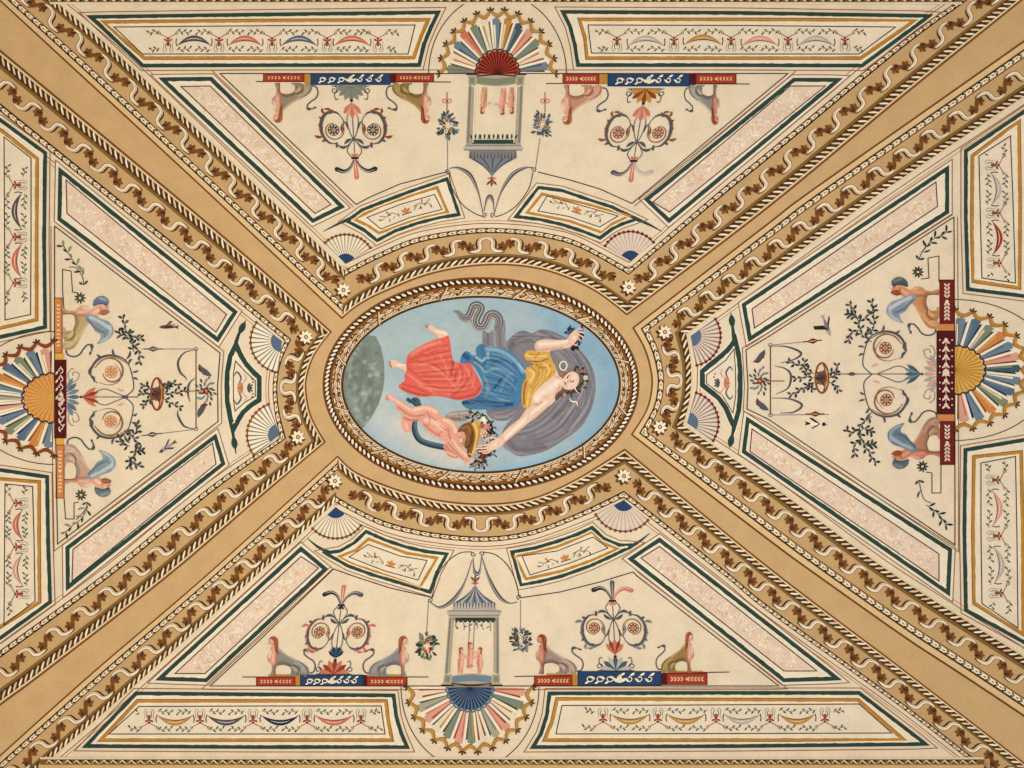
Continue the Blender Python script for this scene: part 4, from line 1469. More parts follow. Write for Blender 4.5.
# ------------------------------------------------------------------ little columned pavilions
def pavilion(label, T, c, cloth, fringe, dish, extra_gar):
    t = thing('pavilion', label, 'pavilion', c, 'columned pavilions by the upper and lower fans')
    # local: x across (-28..28), y from base line 0 up to finial ~112
    for e in (-1, 1):
        S = Paint(.0048, T)
        S.fill([(e * 27.3, 12), (e * 20.5, 12), (e * 18.8, 68), (e * 25.0, 68)], 'stone')
        S.fill([(e * 26.6, 12), (e * 24.6, 12), (e * 22.6, 68), (e * 24.4, 68)], 'grey')
        S.stroke([(e * 21, 12), (e * 18.9, 68)], .8, 'white', smooth=False)
        part('column', S, t)
        S = Paint(.0050, T)
        S.fill([(e * 28.5, 2), (e * 20, 2), (e * 20, 12), (e * 27.5, 12)], 'stone')
        S.fill([(e * 27, 4), (e * 22, 4), (e * 22, 10), (e * 26.5, 10)], 'sage')
        S.stroke([(e * 28.2, 12.4), (e * 19.5, 12.4)], 1.0, 'cream_light', smooth=False)
        part('column_base', S, t)
    S = Paint(.0050, T)
    S.stroke([(-30.5, .8), (31, .8)], 1.5, 'umber', smooth=False)
    S.fill([(-20, 2), (-17, .5), (17, .5), (20, 2), (20, 10.5), (12, 12.6), (0, 13.4), (-12, 12.6), (-20, 10.5)], 'stone')
    S.fill([(-19.4, 3.4), (0, 5.0), (19.4, 3.4), (19.4, 9.6), (0, 11.4), (-19.4, 9.6)], dish)
    S.stroke([(-20, 10.6), (-12, 12.4), (0, 13.2), (12, 12.4), (20, 10.6)], 1.0, 'cream_light')
    S.stroke([(-20, 2.6), (0, 1.0), (20, 2.6)], 1.4, 'umber')
    part('dish', S, t)
    S = Paint(.0054, T)
    S.fill([(-24.5, 68), (24.5, 68), (25.5, 71), (-25.5, 71)], 'stone')
    S.fill([(-26.5, 71), (26.5, 71), (27.5, 75), (-27.5, 75)], 'grey_light')
    S.stroke([(-26.5, 75), (26.5, 75)], 1.1, 'grey', smooth=False)
    S.stroke([(-25, 70.8), (25, 70.8)], .9, 'grey', smooth=False)
    part('entablature', S, t)
    S = Paint(.0056, T)
    if extra_gar:
        for j in range(9):
            x0 = -20 + j * 4.6
            S.stroke([(x0, 67.5), (x0 + 2.3, 64.4), (x0 + 4.6, 67.5)], 2.0, 'green')
        for j in range(6):
            x0 = -17 + j * 6.6
            S.stroke([(x0, 64), (x0 + (j % 2) * 2 - 1, 60), (x0 + 1, 57 - (j % 3))], .7, 'grey', hold=True)
            S.leaf((x0, 60), -1.2 + j, 3.6, 1.3, 'leaf')
        S.stroke([(-19, 67.2), (21, 67.2)], 2.0, 'green_dark', smooth=False)
    else:
        S.stroke([(-20, 67), (20, 67)], 4.0, 'green', smooth=False)
        for j in range(15):
            S.leaf((-19.5 + j * 2.8, 65), -pi / 2 + ((j % 3) - 1) * .4, 6, 1.8, 'green')
    part('garland', S, t)
    S = Paint(.0052, T)
    ap = (0, 101)
    edgeL = [(-21, 83), (-15, 86.5), (-9, 90.5), (-4, 95.5), ap]
    edgeR = [(-x, y) for x, y in edgeL[::-1]]
    S.fill(edgeL + edgeR[1:], cloth[0])
    S.h += .0004
    for j in range(9):
        x0 = -18 + j * 4.5
        S.stroke([(x0, 83.2), (x0 * .45, 90.5), (x0 * .12, 97)], lambda s: 1.7 - 1.3 * s, cloth[1 + j % 2], hold=True)
    part('tent_roof', S, t)
    S = Paint(.0056, T)
    S.stroke([(-21.5, 79.2), (21.5, 79.2)], 8.0, cloth[2], smooth=False)
    for j in range(14):
        x0 = -20 + j * 40 / 13
        S.stroke([(x0, 83), (x0, 76.5)], 1.5, fringe, smooth=False, taper='end')
    part('fringe', S, t)
    S = Paint(.0058, T)
    S.disc((0, 103), 1.9, 'line_brown', n=8)
    for q in (-.7, 0, .7):
        S.leaf((0, 104), pi / 2 + q, 7, 2, 'brown')
    S.leaf((0, 103), pi / 2 + 1.7, 4, 1.6, 'salmon')
    S.leaf((0, 103), pi / 2 - 1.7, 4, 1.6, 'salmon')
    part('finial', S, t)
    return t


TS = frame2((471.5, 686), (1, 0), (.035, -1))
_tn = frame2((496.5, 73.5), (-.98, 0), (-.045, 1.02))
TN = lambda p: _tn(A2(p) * np.stack([1 + .0016 * A2(p)[:, 1], np.ones(len(A2(p)))], 1))
pavilion('upright columned pavilion with a grey tent roof above the blue-grey-hubbed fan', TS, (474, 640), ('blue_grey', 'grey_dark', 'grey_light'), 'grey_dark', 'blue_grey', True)
pavilion('upside-down columned pavilion with a grey tent roof below the red-hubbed fan', TN, (494, 120), ('blue_grey', 'grey_dark', 'grey'), 'grey_dark', 'sage', False)


# tiny nude dancers: local x across, y up from the dish, 26 units tall
def dancer(label, T, x0, y0, lean, tone, arm):
    tf = frame2(T([(x0, y0)])[0], T([(1, 0)])[0] - T([(0, 0)])[0], T([(0, 1)])[0] - T([(0, 0)])[0])
    t = thing('dancing_figure', label, 'person', tuple(tf([(0, 10)])[0]), 'small dancers inside the pavilions')
    e = lean
    m, l, d = tone
    S = Oil(.0060, [(-e * 1 - 2.4, 0), (-e * 1 - 2.6, 5), (-3.0, 9), (-3.0, 13), (-2.0 + e * .6, 15), (-2.8 + e, 18.6), (-1 + e, 20.2), (1.6 + e, 20), (3 + e, 17.5), (2.4 + e, 14), (3.0, 10.5), (2.6, 6), (1.6 + e, 0), (-.2 + e, 0), (.2, 6), (-.8, 5), (-.8 - e, 0)],
            m, [([(1.4 + e, 18), (1.2, 11), (1.4, 5)], 2.4, l, .9), ([(-2 + e, 17), (-2.2, 10), (-2, 3)], 1.8, d, .7)], step=1.0, T=tf)
    part('body', S, t)
    S = Paint(.0066, tf)
    S.stroke([(1.6 * arm + e, 18.4), (4.5 * arm + e, 15.2), (8 * arm + e, 15.6)], 1.6, 'flesh', taper=None)
    part('arm', S, t)
    S = Paint(.0068, tf)
    S.disc((e * 1.3, 23), 2.1, 'flesh', n=10)
    part('head', S, t)
    S = Paint(.0070, tf)
    S.fill(arc((e * 1.3 - arm * .5, 23.6), 2.4, 2.3, 180 + arm * 30, arm * 30, 9), 'auburn')
    S.leaf((e * 1.3 - arm * 1.6, 23.6), -pi / 2, 5, 1.8, 'auburn')
    part('hair', S, t)


FD = ((222, 150, 124), (242, 190, 166), (180, 100, 80))
dancer('small nude dancer at the left of the upright pavilion', TS, -11.5, 13, .2, FD, 1)
dancer('small nude dancer in the middle of the upright pavilion, between the swing cords', TS, -2.5, 18, 0, FD, 1)
dancer('small nude dancer at the right of the upright pavilion', TS, 7.5, 13, -.6, FD, -1)
dancer('small upside-down nude dancer standing alone at the left of the upper pavilion', TN, 11.5, 14, .3, ((206, 142, 108), (232, 184, 150), (160, 96, 70)), -1)
dancer('small upside-down nude dancer in the middle of the upper pavilion', TN, -7.5, 15, .4, FD, 1)
dancer('small upside-down nude dancer nearest the right column of the upper pavilion', TN, -16, 14, -.3, ((206, 142, 108), (232, 184, 150), (160, 96, 70)), 1)
sw = Paint(.0058, TS)
sw.stroke([(-4.0, 67), (-4.5, 30)], .8, 'grey', smooth=False)
sw.stroke([(.8, 67), (.2, 30)], .8, 'grey', smooth=False)
sw.stroke([(-5.6, 20), (1.2, 20)], 1.4, 'salmon', smooth=False)
single('swing', sw, 'thin swing cords hanging inside the upright pavilion', 'swing', tuple(TS([(0, 45)])[0]))


# ------------------------------------------------------------------ hanging flower wreaths and swooping ribbons
def wreath(label, c, rx, ry, line, bow, tones):
    t = thing('hanging_wreath', label, 'wreath', c, 'flower wreaths hanging beside the pavilions')
    S = Paint(.0044)
    S.stroke(line, .8, 'grey', smooth=False)
    part('cord', S, t)
    rg = random.Random(int(c[0]))
    S = Paint(.0048)
    for k in range(70):
        a = rg.random() * 2 * pi
        r = .12 + .62 * rg.random()
        S.leaf((c[0] + rx * r * math.cos(a), c[1] + ry * r * math.sin(a)), a + rg.uniform(-.7, .7), rg.uniform(4, 6.5), rg.uniform(1.7, 2.8), rg.choice(tones[0]))
        if k % 12 == 11:
            S.h += .0002
    part('leaves', S, t, kind='stuff')
    for k in range(5):
        a = k * 1.256 + rg.random()
        p = (c[0] + rx * .38 * math.cos(a), c[1] + ry * .38 * math.sin(a))
        S = Paint(.0062 + k * .0002)
        cl = tones[1][k % len(tones[1])]
        for q in range(5):
            S.disc((p[0] + 1.1 * math.cos(q * 1.257), p[1] + 1.1 * math.sin(q * 1.257)), 1.1, cl, n=7, hold=True)
        S.h += .0002
        S.disc(p, .8, 'maroon' if cl != 'ochre' else 'rust', n=6)
        part('flower', S, t)
    if bow:
        S = Paint(.0050)
        for e in (-1, 1):
            S.ring((bow[0] + e * 2.4, bow[1]), 2.0, .9, 'salmon', ry=1.9, n=10)
        S.stroke([(bow[0], bow[1] - 9), (bow[0], bow[1] + 11)], .9, 'line_brown', smooth=False)
        S.disc(bow, 1.0, 'red', n=8)
        part('bow', S, t)


LT = (['leaf', 'green_grey', 'green_dark', 'sage'], ['red', 'salmon', 'ochre'])
LB = (['grey_dark', 'blue_grey', 'leaf', 'teal'], ['ochre', 'cream_light', 'pink'])
wreath('hanging flower wreath with red blooms left of the upright pavilion', (427, 646), 11, 15, [(428.5, 601), (426.5, 634)], None, LT)
wreath('hanging grey-leaved wreath right of the upright pavilion', (520.5, 641), 10, 15, [(520.5, 600), (520.5, 628)], None, (['grey_dark', 'leaf', 'grey'], ['white', 'grey_light', 'brown']))
wreath('bow-tied wreath with small blooms left of the upside-down pavilion', (447.5, 126), 10, 15, [(447.5, 137), (447.5, 170)], (447, 101), LB)
wreath('bow-tied wreath with pale blooms right of the upside-down pavilion', (542, 125), 10, 15, [(540, 138), (535.5, 168)], (545, 101), LB)


def ribbon_loop(label, runs, arcs, c, curls):
    t = thing('ribbon_swag', label, 'ribbon', c, 'ribbon swags over the pavilion tents')
    for r in runs:
        S = Paint(.0050)
        S.stroke(r, lambda s: .8 + 3.0 * math.sin(pi * min(1, s * 1.05)) ** 2, 'grey_dark')
        S.stroke(offset(catmull(r, False, 5), .5), .8, 'grey_light', smooth=False, taper='both')
        part('streamer', S, t)
    for r in arcs:
        S = Paint(.0044)
        S.stroke(r, .9, 'line')
        part('hoop_line', S, t)
    for p, a in curls:
        S = Paint(.0048)
        S.stroke(spiral(p, 2.6, .8, a, a + 400, 14), .9, 'grey_dark', smooth=False)
        part('curl', S, t)


ribbon_loop('grey ribbon swag crossing over the tent of the upright pavilion', [[(430, 602), (440, 607.5), (453, 600), (464, 584), (472, 560)], [(482, 557), (488, 576), (498, 595), (508, 603), (517, 602)], [(473, 558), (474, 570), (477, 574), (480, 570), (481.5, 556)]],
            [[(432, 597), (437, 577), (447, 562), (460, 553), (472, 552)], [(483, 552), (496, 555), (508, 566), (516, 582), (519, 597)]], (476, 575), [((430, 600), -90), ((519, 597), 90), ((473, 554), 0), ((482, 554), 180)])
ribbon_loop('dark ribbon swag crossing under the tent of the upside-down pavilion', [[(449, 168.5), (458, 168), (470, 175), (478, 192), (483, 213)], [(533, 167.5), (524, 168), (512, 175), (501, 192), (494.5, 213)], [(484, 211), (487, 199), (490.5, 196.5), (493, 202), (494, 211)]],
            [[(449, 172), (452, 188), (462, 204), (474, 213), (484, 217)], [(533, 172), (529, 188), (518, 204), (506, 213), (495, 217)]], (490, 195), [((447.5, 171), 0), ((534, 170), 180), ((485, 215), 90), ((493, 215), 90)])


# ------------------------------------------------------------------ left and right wedge ornaments (local: x from plaque towards the oval, y to one side)
def spray(S, pts, n, L, wd, cols, sc=1.0):
    p = catmull(pts, False, 8)
    S.stroke(p, .7, 'grey_dark', smooth=False)
    D = plen(p)
    for k in range(n):
        q, tg = along(p, D * (k + .5) / n)
        a = math.atan2(tg[1], tg[0])
        S.leaf(q, a + (1.0 if k % 2 else -1.0), L, wd, cols[k % len(cols)])
        S.leaf(q, a + (-.3 if k % 2 else .3), L * .8, wd * .9, cols[(k + 1) % len(cols)])


def leafy(label, pts_list, cols, group='leafy twigs of the side wedges'):
    t = thing('leafy_twig', label, 'twig', tuple(np.mean(A2(pts_list[0]), 0)), group)
    for k, (pts) in enumerate(pts_list):
        S = Paint(.0048 + .0004 * k)
        spray(S, pts, max(4, int(plen(catmull(pts)) / 5)), 6.2, 2.6, cols)
        part('sprig', S, t)


DK = ['leaf', 'green_dark', 'grey_dark']
leafy('leafy twig rising from the upper scroll of the left wedge', [[(134, 352), (130, 338), (125, 328), (123, 316)], [(132, 344), (138, 350), (140, 364)], [(127, 332), (136, 338), (142, 337)], [(128, 336), (120, 334), (118, 332)]], DK)
leafy('leafy twig hanging from the lower scroll of the left wedge', [[(124, 430), (133, 438), (138, 445), (130, 462), (128, 468)], [(133, 436), (138, 428), (136, 424)], [(130, 446), (122, 444), (119, 436)], [(134, 452), (142, 450)], [(128, 456), (136, 466), (140, 464)]], DK)
leafy('leafy twig rising from the upper scroll of the right wedge', [[(872, 342), (862, 334), (858, 320), (850, 303)], [(866, 336), (874, 326), (872, 300)], [(858, 322), (868, 316), (874, 308)], [(860, 330), (850, 334), (849, 342)], [(856, 316), (848, 314)]], DK)
leafy('leafy twig hanging from the lower scroll of the right wedge', [[(872, 416), (860, 426), (862, 440), (870, 454), (876, 464)], [(862, 430), (850, 432), (846, 430)], [(862, 438), (854, 446), (856, 456)], [(866, 446), (874, 444)], [(864, 428), (872, 432)]], DK)


def side_stem(label, o, sx, sc1, sc2, rose_c, leafc, shellc, budc, arrow):
    """Axial flower stem with two scrolls. o = plaque edge, sx = +1 towards +u."""
    t = thing('scroll_ornament', label, 'ornament', (o[0] + sx * 45, o[1]), 'axial scroll stems of the side wedges')
    T = frame2(o, (sx, 0), (0, 1))
    S = Paint(.0048, T)
    for j in range(7):
        S.leaf((0, (j - 3) * 2.2), (j - 3) * .36, 14, 4.2, shellc[j % 2])
    part('shell_base', S, t)
    for e in (-1, 1):
        S = Paint(.0046, T)
        S.stroke([(2, e * 8), (6, e * 14), (11, e * 17), (13, e * 23), (8, e * 25), (6.5, e * 21)], .8, 'grey')
        S.stroke([(4, e * 14), (2, e * 22), (5, e * 28), (8, e * 28)], .8, 'grey')
        part('tendril', S, t)
    S = Paint(.0050, T)
    S.disc((15, 0), 1.4, 'brown_dark', n=8)
    for j in range(5):
        S.leaf((16, 0), (j - 2) * .30, 17, 4.0, budc[j % 2])
    part('bud', S, t)
    S = Paint(.0046, T)
    for e in (-1, 0, 1):
        S.stroke([(26, e * 3), (38, e * 8), (50, e * 4), (60, 0)], .9, leafc)
    S.stroke([(60, 0), (arrow[0], 0)], 1.0, leafc, smooth=False)
    S.leaf((arrow[1] - 6, 0), 0, 9, 4, leafc)
    part('stem', S, t)
    for e, c in ((-1, sc1), (1, sc2)):
        S = Paint(.0050)
        cx, cy = c
        dy = cy - o[1]
        s = 1 if dy > 0 else -1
        g = abs(dy)
        T2 = frame2((cx, cy), (sx, 0), (0, s))
        # arm from the axis to the scroll, then round the rosette
        S.stroke(T2([(14, -g), (22, -g * .7), (22, -8), (19, 4)]), 1.1, leafc)
        S.stroke(T2([(20, 2), (14, 12), (2, 16.5), (-11, 14), (-19, 5), (-20, -4), (-14, -11)]), lambda q: .8 + 1.7 * math.sin(pi * q) ** 2, leafc)
        S.stroke(T2([(16, 9), (4, 14.5), (-9, 12), (-16, 4)]), .9, 'line_brown')
        S.stroke(T2([(-14, -10), (-2, -13), (8, -9), (9.5, 0), (3, 9)]), .9, 'line_brown', taper='both')
        S.stroke(T2(spiral((0, 0), 15, 8, 150, -170, 24)), lambda q: .7 + 1.0 * math.sin(pi * q), 'line_brown')
        for q_, a_, l_ in (((18, 7), 1.1, 7), ((5, 16), 2.0, 8), ((-8, 15), 2.7, 7), ((-17, 9), -2.3, 7), ((-20, -3), -1.2, 8), ((21, -6), -.4, 6)):
            v_ = np.array([sx * math.cos(a_), s * math.sin(a_)])
            S.leaf(T2([q_])[0], math.atan2(v_[1], v_[0]), l_, 2.4, leafc, .18 * sx * s)
        S.leaf(T2([(14, 12)])[0], math.atan2(s * .9, sx * .5), 11, 2.6, leafc, .15)
        S.leaf(T2([(-18, 6)])[0], math.atan2(s * -1, sx * -.4), 10, 3.4, leafc, .12)
        S.leaf(T2([(20, 0)])[0], math.atan2(s * .2, sx), 8, 2.2, leafc, .1)
        S.leaf(T2([(6, -16)])[0], math.atan2(s * -.4, sx), 8, 2, 'pink', .1)
        part('scroll_leaf', S, t)
        S = Paint(.0056)
        rose(S, c, 5.8, rose_c)
        part('rosette', S, t)


side_stem('axial scroll stem with an orange-red bud on the left wedge', (66, 397), 1, (111, 372), (110.5, 421.5), 'orange', 'grey_dark', ('blue_grey', 'steel'), ('salmon', 'rust'), (72, 60))
side_stem('axial scroll stem with a blue-green bud on the right wedge', (937, 374), -1, (885.5, 348), (886.5, 400), 'rust', 'grey_dark', ('lilac', 'pink'), ('teal', 'blue_grey'), (98, 86))


def flower_basket(label, c, sx, rx, ry, left_twigs, right_twigs, body='rust'):
    t = thing('flower_basket', label, 'basket', c, 'baskets of leaves on the side wedges')
    S = Paint(.0054)
    S.ring(c, rx, 1.8, body, ry=ry, n=24)
    S.stroke(arc(c, rx * .55, ry * .98, -90, 90, 14), 1.2, body, smooth=False)
    S.stroke([(c[0] + rx * .8, c[1] - ry * .5), (c[0] + rx * .8, c[1] + ry * .5)], 1.0, 'ochre', smooth=False)
    part('hoop', S, t)
    S = Paint(.0050)
    for k in range(14):
        a = k * 2 * pi / 14
        S.leaf(c, a, 6.5 + 2 * (k % 2), 2.6, DK[k % 3])
    S.disc(c, 2.2, 'red_dark', n=8)
    S.disc((c[0] - 1, c[1] - 5), 2.0, 'rust', n=8)
    S.disc((c[0] - 1, c[1] + 5), 2.0, 'rust', n=8)
    part('posy', S, t)
    for tw in left_twigs + right_twigs:
        S = Paint(.0046)
        spray(S, tw, max(3, int(plen(catmull(tw)) / 4.5)), 5.6, 2.6, DK)
        part('twig', S, t)


flower_basket('hooped basket of dark leaves in the middle of the left wedge', (157, 394), 1, 6, 16, [[(152, 394), (146, 394), (140, 392)], [(151, 390), (146, 386), (142, 385)], [(151, 398), (146, 403), (142, 405)]],
              [[(163, 394), (174, 393), (186, 391)], [(163, 390), (170, 384), (180, 385)], [(163, 398), (172, 404), (182, 407)], [(170, 390), (168, 384)]])
flower_basket('hooped red basket of dark leaves in the middle of the right wedge', (822, 378), -1, 6.5, 15, [[(815, 378), (804, 377), (794, 380)], [(814, 374), (802, 366), (788, 362)], [(814, 382), (804, 388), (790, 396)], [(808, 374), (804, 366), (806, 360)], [(808, 382), (812, 390)]],
              [[(829, 374), (836, 370), (838, 364)], [(829, 382), (836, 386), (838, 392)], [(829, 378), (838, 374)]])


def dart(label, a, b, head, col, group='darts pinned beside the side baskets'):
    t = thing('dart', label, 'dart', head, group)
    S = Paint(.0046)
    S.stroke([a, b], .8, 'grey', smooth=False)
    part('shaft', S, t)
    an = math.atan2(b[1] - a[1], b[0] - a[0])
    S = Paint(.0050)
    d = unit(a, b)
    h = np.array(head)
    n = np.array([-d[1], d[0]])
    S.fill([h - d * 7, h - n * 2.8, h + d * 6, h + n * 2.8], col)
    S.stroke([h - d * 10, h + d * 9], 1.2, col, smooth=False)
    S.stroke([h - d * 5, h + d * 4], .7, 'flesh_light', smooth=False, taper='both')
    part('head', S, t)


dart('dark dart above the basket of the left wedge', (194, 349), (141, 349), (153, 349), 'grey_dark')
dart('dark dart below the basket of the left wedge', (194, 429.5), (140, 436), (152, 434.5), 'grey_dark')
dart('red-brown dart above the basket of the right wedge', (773, 345), (822, 340), (813, 341), 'red_dark')
dart('red-brown dart below the basket of the right wedge', (773, 415), (829, 414.5), (815.5, 414), 'red_dark')


def trellis(label, u, v0, v1, sx, bows, fl, flowers):
    """Upright cord with hanging bows and a flower cluster behind it."""
    t = thing('cord_trellis', label, 'trellis', (u, (v0 + v1) / 2), 'corded trellises of the side wedges')
    S = Paint(.0046)
    S.stroke([(u, v0), (u, v1)], 1.0, 'line', smooth=False)
    for v in (v0, v1):
        S.ring((u, v), 1.8, .8, 'grey', n=10)
    part('cord', S, t)
    for r in bows:
        S = Paint(.0048)
        S.stroke(r, lambda q: .7 + 1.6 * math.sin(pi * q) ** 2, 'grey_dark')
        part('bow', S, t)
    S = Paint(.0050)
    for k in range(26):
        a = k * 2.399
        r = 1.5 + k * .42
        p = (fl[0] + r * .62 * math.cos(a), fl[1] + r * math.sin(a))
        S.leaf(p, a + .4, 5.2, 2.2, ('leaf', 'grey_dark', 'blue_grey', 'grey')[k % 4])
    S.h += .0003
    for k in range(5):
        S.disc((fl[0] + 2.2 * math.cos(k * 1.25), fl[1] + 2.6 * math.sin(k * 1.25)), 1.5, ('red_dark', 'rust')[k % 2], n=7)
    S.stroke([(fl[0], fl[1]), (u - sx * 14, fl[1])], 1.0, 'rust', smooth=False)
    part('flower_cluster', S, t)
    for q in flowers:
        S = Paint(.0052)
        S.leaf(q[0], q[1], 17, 6.0, 'grey_dark', .12)
        S.leaf(q[0], q[1], 13, 2.6, 'line_brown', .12)
        S.leaf(q[0], q[1] + .5, 9, 3.0, 'red_dark', .1)
        part('long_leaf', S, t)


trellis('corded trellis with a grey flower cluster at the inner end of the left wedge', 196, 349, 429, 1, [[(194, 350), (184, 353), (178, 362), (180, 372), (185, 377), (187, 380)], [(194, 429), (184, 426), (178, 416), (178, 410)], [(195, 378), (189, 384), (188, 394), (190, 402)]],
        (206, 391), [((199, 364), .75), ((208, 404), 2.2)])
trellis('corded trellis with a dark flower cluster at the inner end of the right wedge', 770.5, 345, 415, -1, [[(772, 346), (788, 347), (801, 353), (795, 359), (781, 363)], [(772, 398), (790, 399), (802, 405), (794, 412), (780, 413)], [(775, 366), (786, 369), (791, 376), (788, 388), (776, 394)]],
        (760, 381), [((753, 362), -.8), ((757, 398), .8)])


def bird(label, c, ang, s, cols, wings):
    t = thing('bird', label, 'bird', c, 'small birds flying on the side wedges')
    T = frame2(c, (s * math.cos(ang), s * math.sin(ang)), (-s * math.sin(ang), s * math.cos(ang)))
    S = Paint(.0050, T)
    S.fill([(8, 0), (5, 1.8), (0, 2.4), (-5, 1.4), (-10, .6), (-10, -.6), (-4, -1.6), (2, -2.0), (6, -1.4)], cols[0], smooth=True, n=3)
    S.disc((6, 0), 2.1, cols[1], n=9)
    S.fill([(8, .6), (10.4, 0), (8, -.6)], 'umber')
    part('body', S, t)
    for wx, wy, c2 in wings:
        S = Paint(.0054, T)
        S.fill([(3, 0), (wx + 3, wy), (wx - 1, wy * 1.02), (-3, wy * .25)], c2)
        S.stroke([(2, 0), (wx + 1, wy)], 1.0, 'umber', smooth=False)
        part('wing', S, t)
    S = Paint(.0052, T)
    S.fill([(-8, .6), (-14, 2.2), (-12.5, 0), (-14, -2.2), (-8, -.6)], cols[1])
    part('tail', S, t)


bird('grey and red bird flying above the dart of the left wedge', (167, 327), pi, .85, ('red_dark', 'grey_dark'), [(-6, 7, 'grey'), (-10, 3, 'grey_light')])
bird('lilac bird flying below the dart of the left wedge', (166, 448), pi - .6, .9, ('lilac', 'grey_dark'), [(-8, -5, 'grey'), (-9, 6, 'lilac')])
bird('dark-winged bird diving above the dart of the right wedge', (827, 327), 1.2, .95, ('grey', 'lilac'), [(-5, 13, 'black'), (-10, -6, 'grey_dark')])
bird('black and white bird flying below the dart of the right wedge', (818, 424), .05, .95, ('white', 'black'), [(-9, -6, 'black'), (-7, 5, 'grey_light')])


def corner_plant(label, fl, stem, sprig, bracket, cols):
    t = thing('corner_plant', label, 'plant', fl, 'bracketed plants in the outer corners of the side wedges')
    S = Paint(.0044)
    S.stroke(bracket, .9, 'line', smooth=False)
    part('bracket_line', S, t)
    S = Paint(.0050)
    for k in range(9):
        S.leaf(fl, k * 2 * pi / 9, 6.2, 2.0, cols[0])
    S.h += .0002
    S.disc(fl, 2.6, cols[0], n=9)
    S.disc(fl, 1.4, 'tan_light', n=8)
    part('flower', S, t)
    S = Paint(.0048)
    S.stroke(stem, .9, 'grey_dark')
    S.leaf(stem[0], math.atan2(stem[1][1] - stem[0][1], stem[1][0] - stem[0][0]) + .9, 6, 2.2, cols[0])
    S.leaf(stem[0], math.atan2(stem[1][1] - stem[0][1], stem[1][0] - stem[0][0]) - .9, 6, 2.2, cols[0])
    S.leaf(stem[1], math.atan2(stem[2][1] - stem[1][1], stem[2][0] - stem[1][0]) + .7, 9, 2.0, cols[1], .1)
    part('stem', S, t)
    S = Paint(.0052)
    spray(S, sprig, 5, 8.0, 2.4, cols)
    part('sprig', S, t)


corner_plant('bracketed plant in the upper outer corner of the left wedge', (80, 298), [(84, 285), (82, 276), (76, 268), (69, 267)], [(84, 274), (74, 262), (66, 250), (62, 243)], [(64, 310), (62.5, 290), (62.5, 269.5), (71, 271), (72.5, 292), (78, 293)], ['leaf', 'sage'])
corner_plant('bracketed plant in the lower outer corner of the left wedge', (81, 495), [(87, 502), (86, 508), (80, 516), (76, 520)], [(88, 506), (82, 518), (72, 526), (63, 534)], [(64, 498), (65.5, 519), (74, 519), (74, 503), (79, 502)], ['leaf', 'sage'])
corner_plant('bracketed plant in the upper outer corner of the right wedge', (918, 272), [(919, 260), (922, 252), (926, 246), (924, 242)], [(924, 250), (932, 240), (940, 236), (949, 231)], [(939, 282), (939, 256), (928, 258), (929, 278), (921, 279)], ['green_dark', 'leaf'])
corner_plant('bracketed plant in the lower outer corner of the right wedge', (922.5, 466.5), [(919, 480), (921, 490), (924, 499), (931, 503)], [(926, 505), (934, 510), (941, 517), (947, 527)], [(941, 464), (941, 493), (932, 493), (932, 473), (926, 472)], ['green_dark', 'leaf'])
# ------------------------------------------------------------------ the oval in the crown of the vault
OC, OA, OB = (481.0, 385.0), 138.0, 87.0


def oval(a, b, n=96, c=OC, t0=0, t1=360):
    return arc(c, a, b, t0, t1, n)


# painted sky
sky = thing('oval_painting', 'pale blue painted sky inside the oval garland frame', 'painting', OC)
O = Oil(.0030, oval(OA + .6, OB + .6, 97)[:-1], (166, 188, 197), [
    ([(380, 350), (420, 340), (460, 330)], 70, (172, 192, 194), .8, 1), ([(372, 400), (400, 430), (450, 455)], 60, (196, 204, 204), .9, 1),
    ([(400, 425), (430, 450), (470, 462)], 26, (212, 206, 194), .6, 1), ([(430, 320), (500, 305)], 30, (158, 188, 198), .6, 1),
    ([(560, 330), (605, 360), (612, 400), (590, 440)], 60, (134, 174, 200), .9, 1), ([(540, 310), (580, 322)], 26, (140, 182, 208), .7, 1),
    ([(560, 455), (530, 465), (500, 470)], 16, (134, 184, 212), .8, 1), ([(395, 385), (400, 405)], 22, (178, 194, 204), .8, 1)],
    step=3.2, smooth=False, grain=.02)
part('sky', O, sky)

# grey-green globe
rgl = random.Random(11)
glob = [(376, 336.5), (381, 347.5), (384, 362), (384.4, 378), (383, 390), (379, 403), (374, 413), (368, 423), (362, 428.8)]
rim = [tuple(OC + np.array([math.cos(a) * (OA - .3), math.sin(a) * (OB - .3)])) for a in np.radians(np.linspace(150, 215, 16))]
rim = [p for p in rim]
G = Oil(.0044, glob + rim[0:], (122, 136, 128), [([(350, 360), (352, 400), (366, 424)], 12, (150, 160, 150), .7, 1), ([(374, 345), (378, 370), (376, 395)], 10, (134, 146, 138), .7, 1),
        ([(364, 350), (362, 380)], 10, (104, 118, 112), .7, 1), ([(370, 390), (362, 404)], 6, (156, 160, 150), .7), ([(368, 374), (372, 382)], 7, (100, 112, 108), .6, 1), ([(358, 372), (356, 392)], 6, (112, 126, 118), .6, 1),
        ([(374, 400), (366, 416)], 5, (104, 116, 112), .5, 1)]
    + [([(rgl.uniform(347, 382), rgl.uniform(342, 424)), ] * 1 + [], rgl.uniform(5, 11), rgl.choice([(162, 174, 162), (84, 100, 98), (178, 184, 168), (104, 118, 118)]), .7, 1) for _ in range(70)], step=1.4, smooth=False, grain=.06)
single('globe', G, 'grey-green globe at the left end of the oval painting', 'globe', (368, 383))

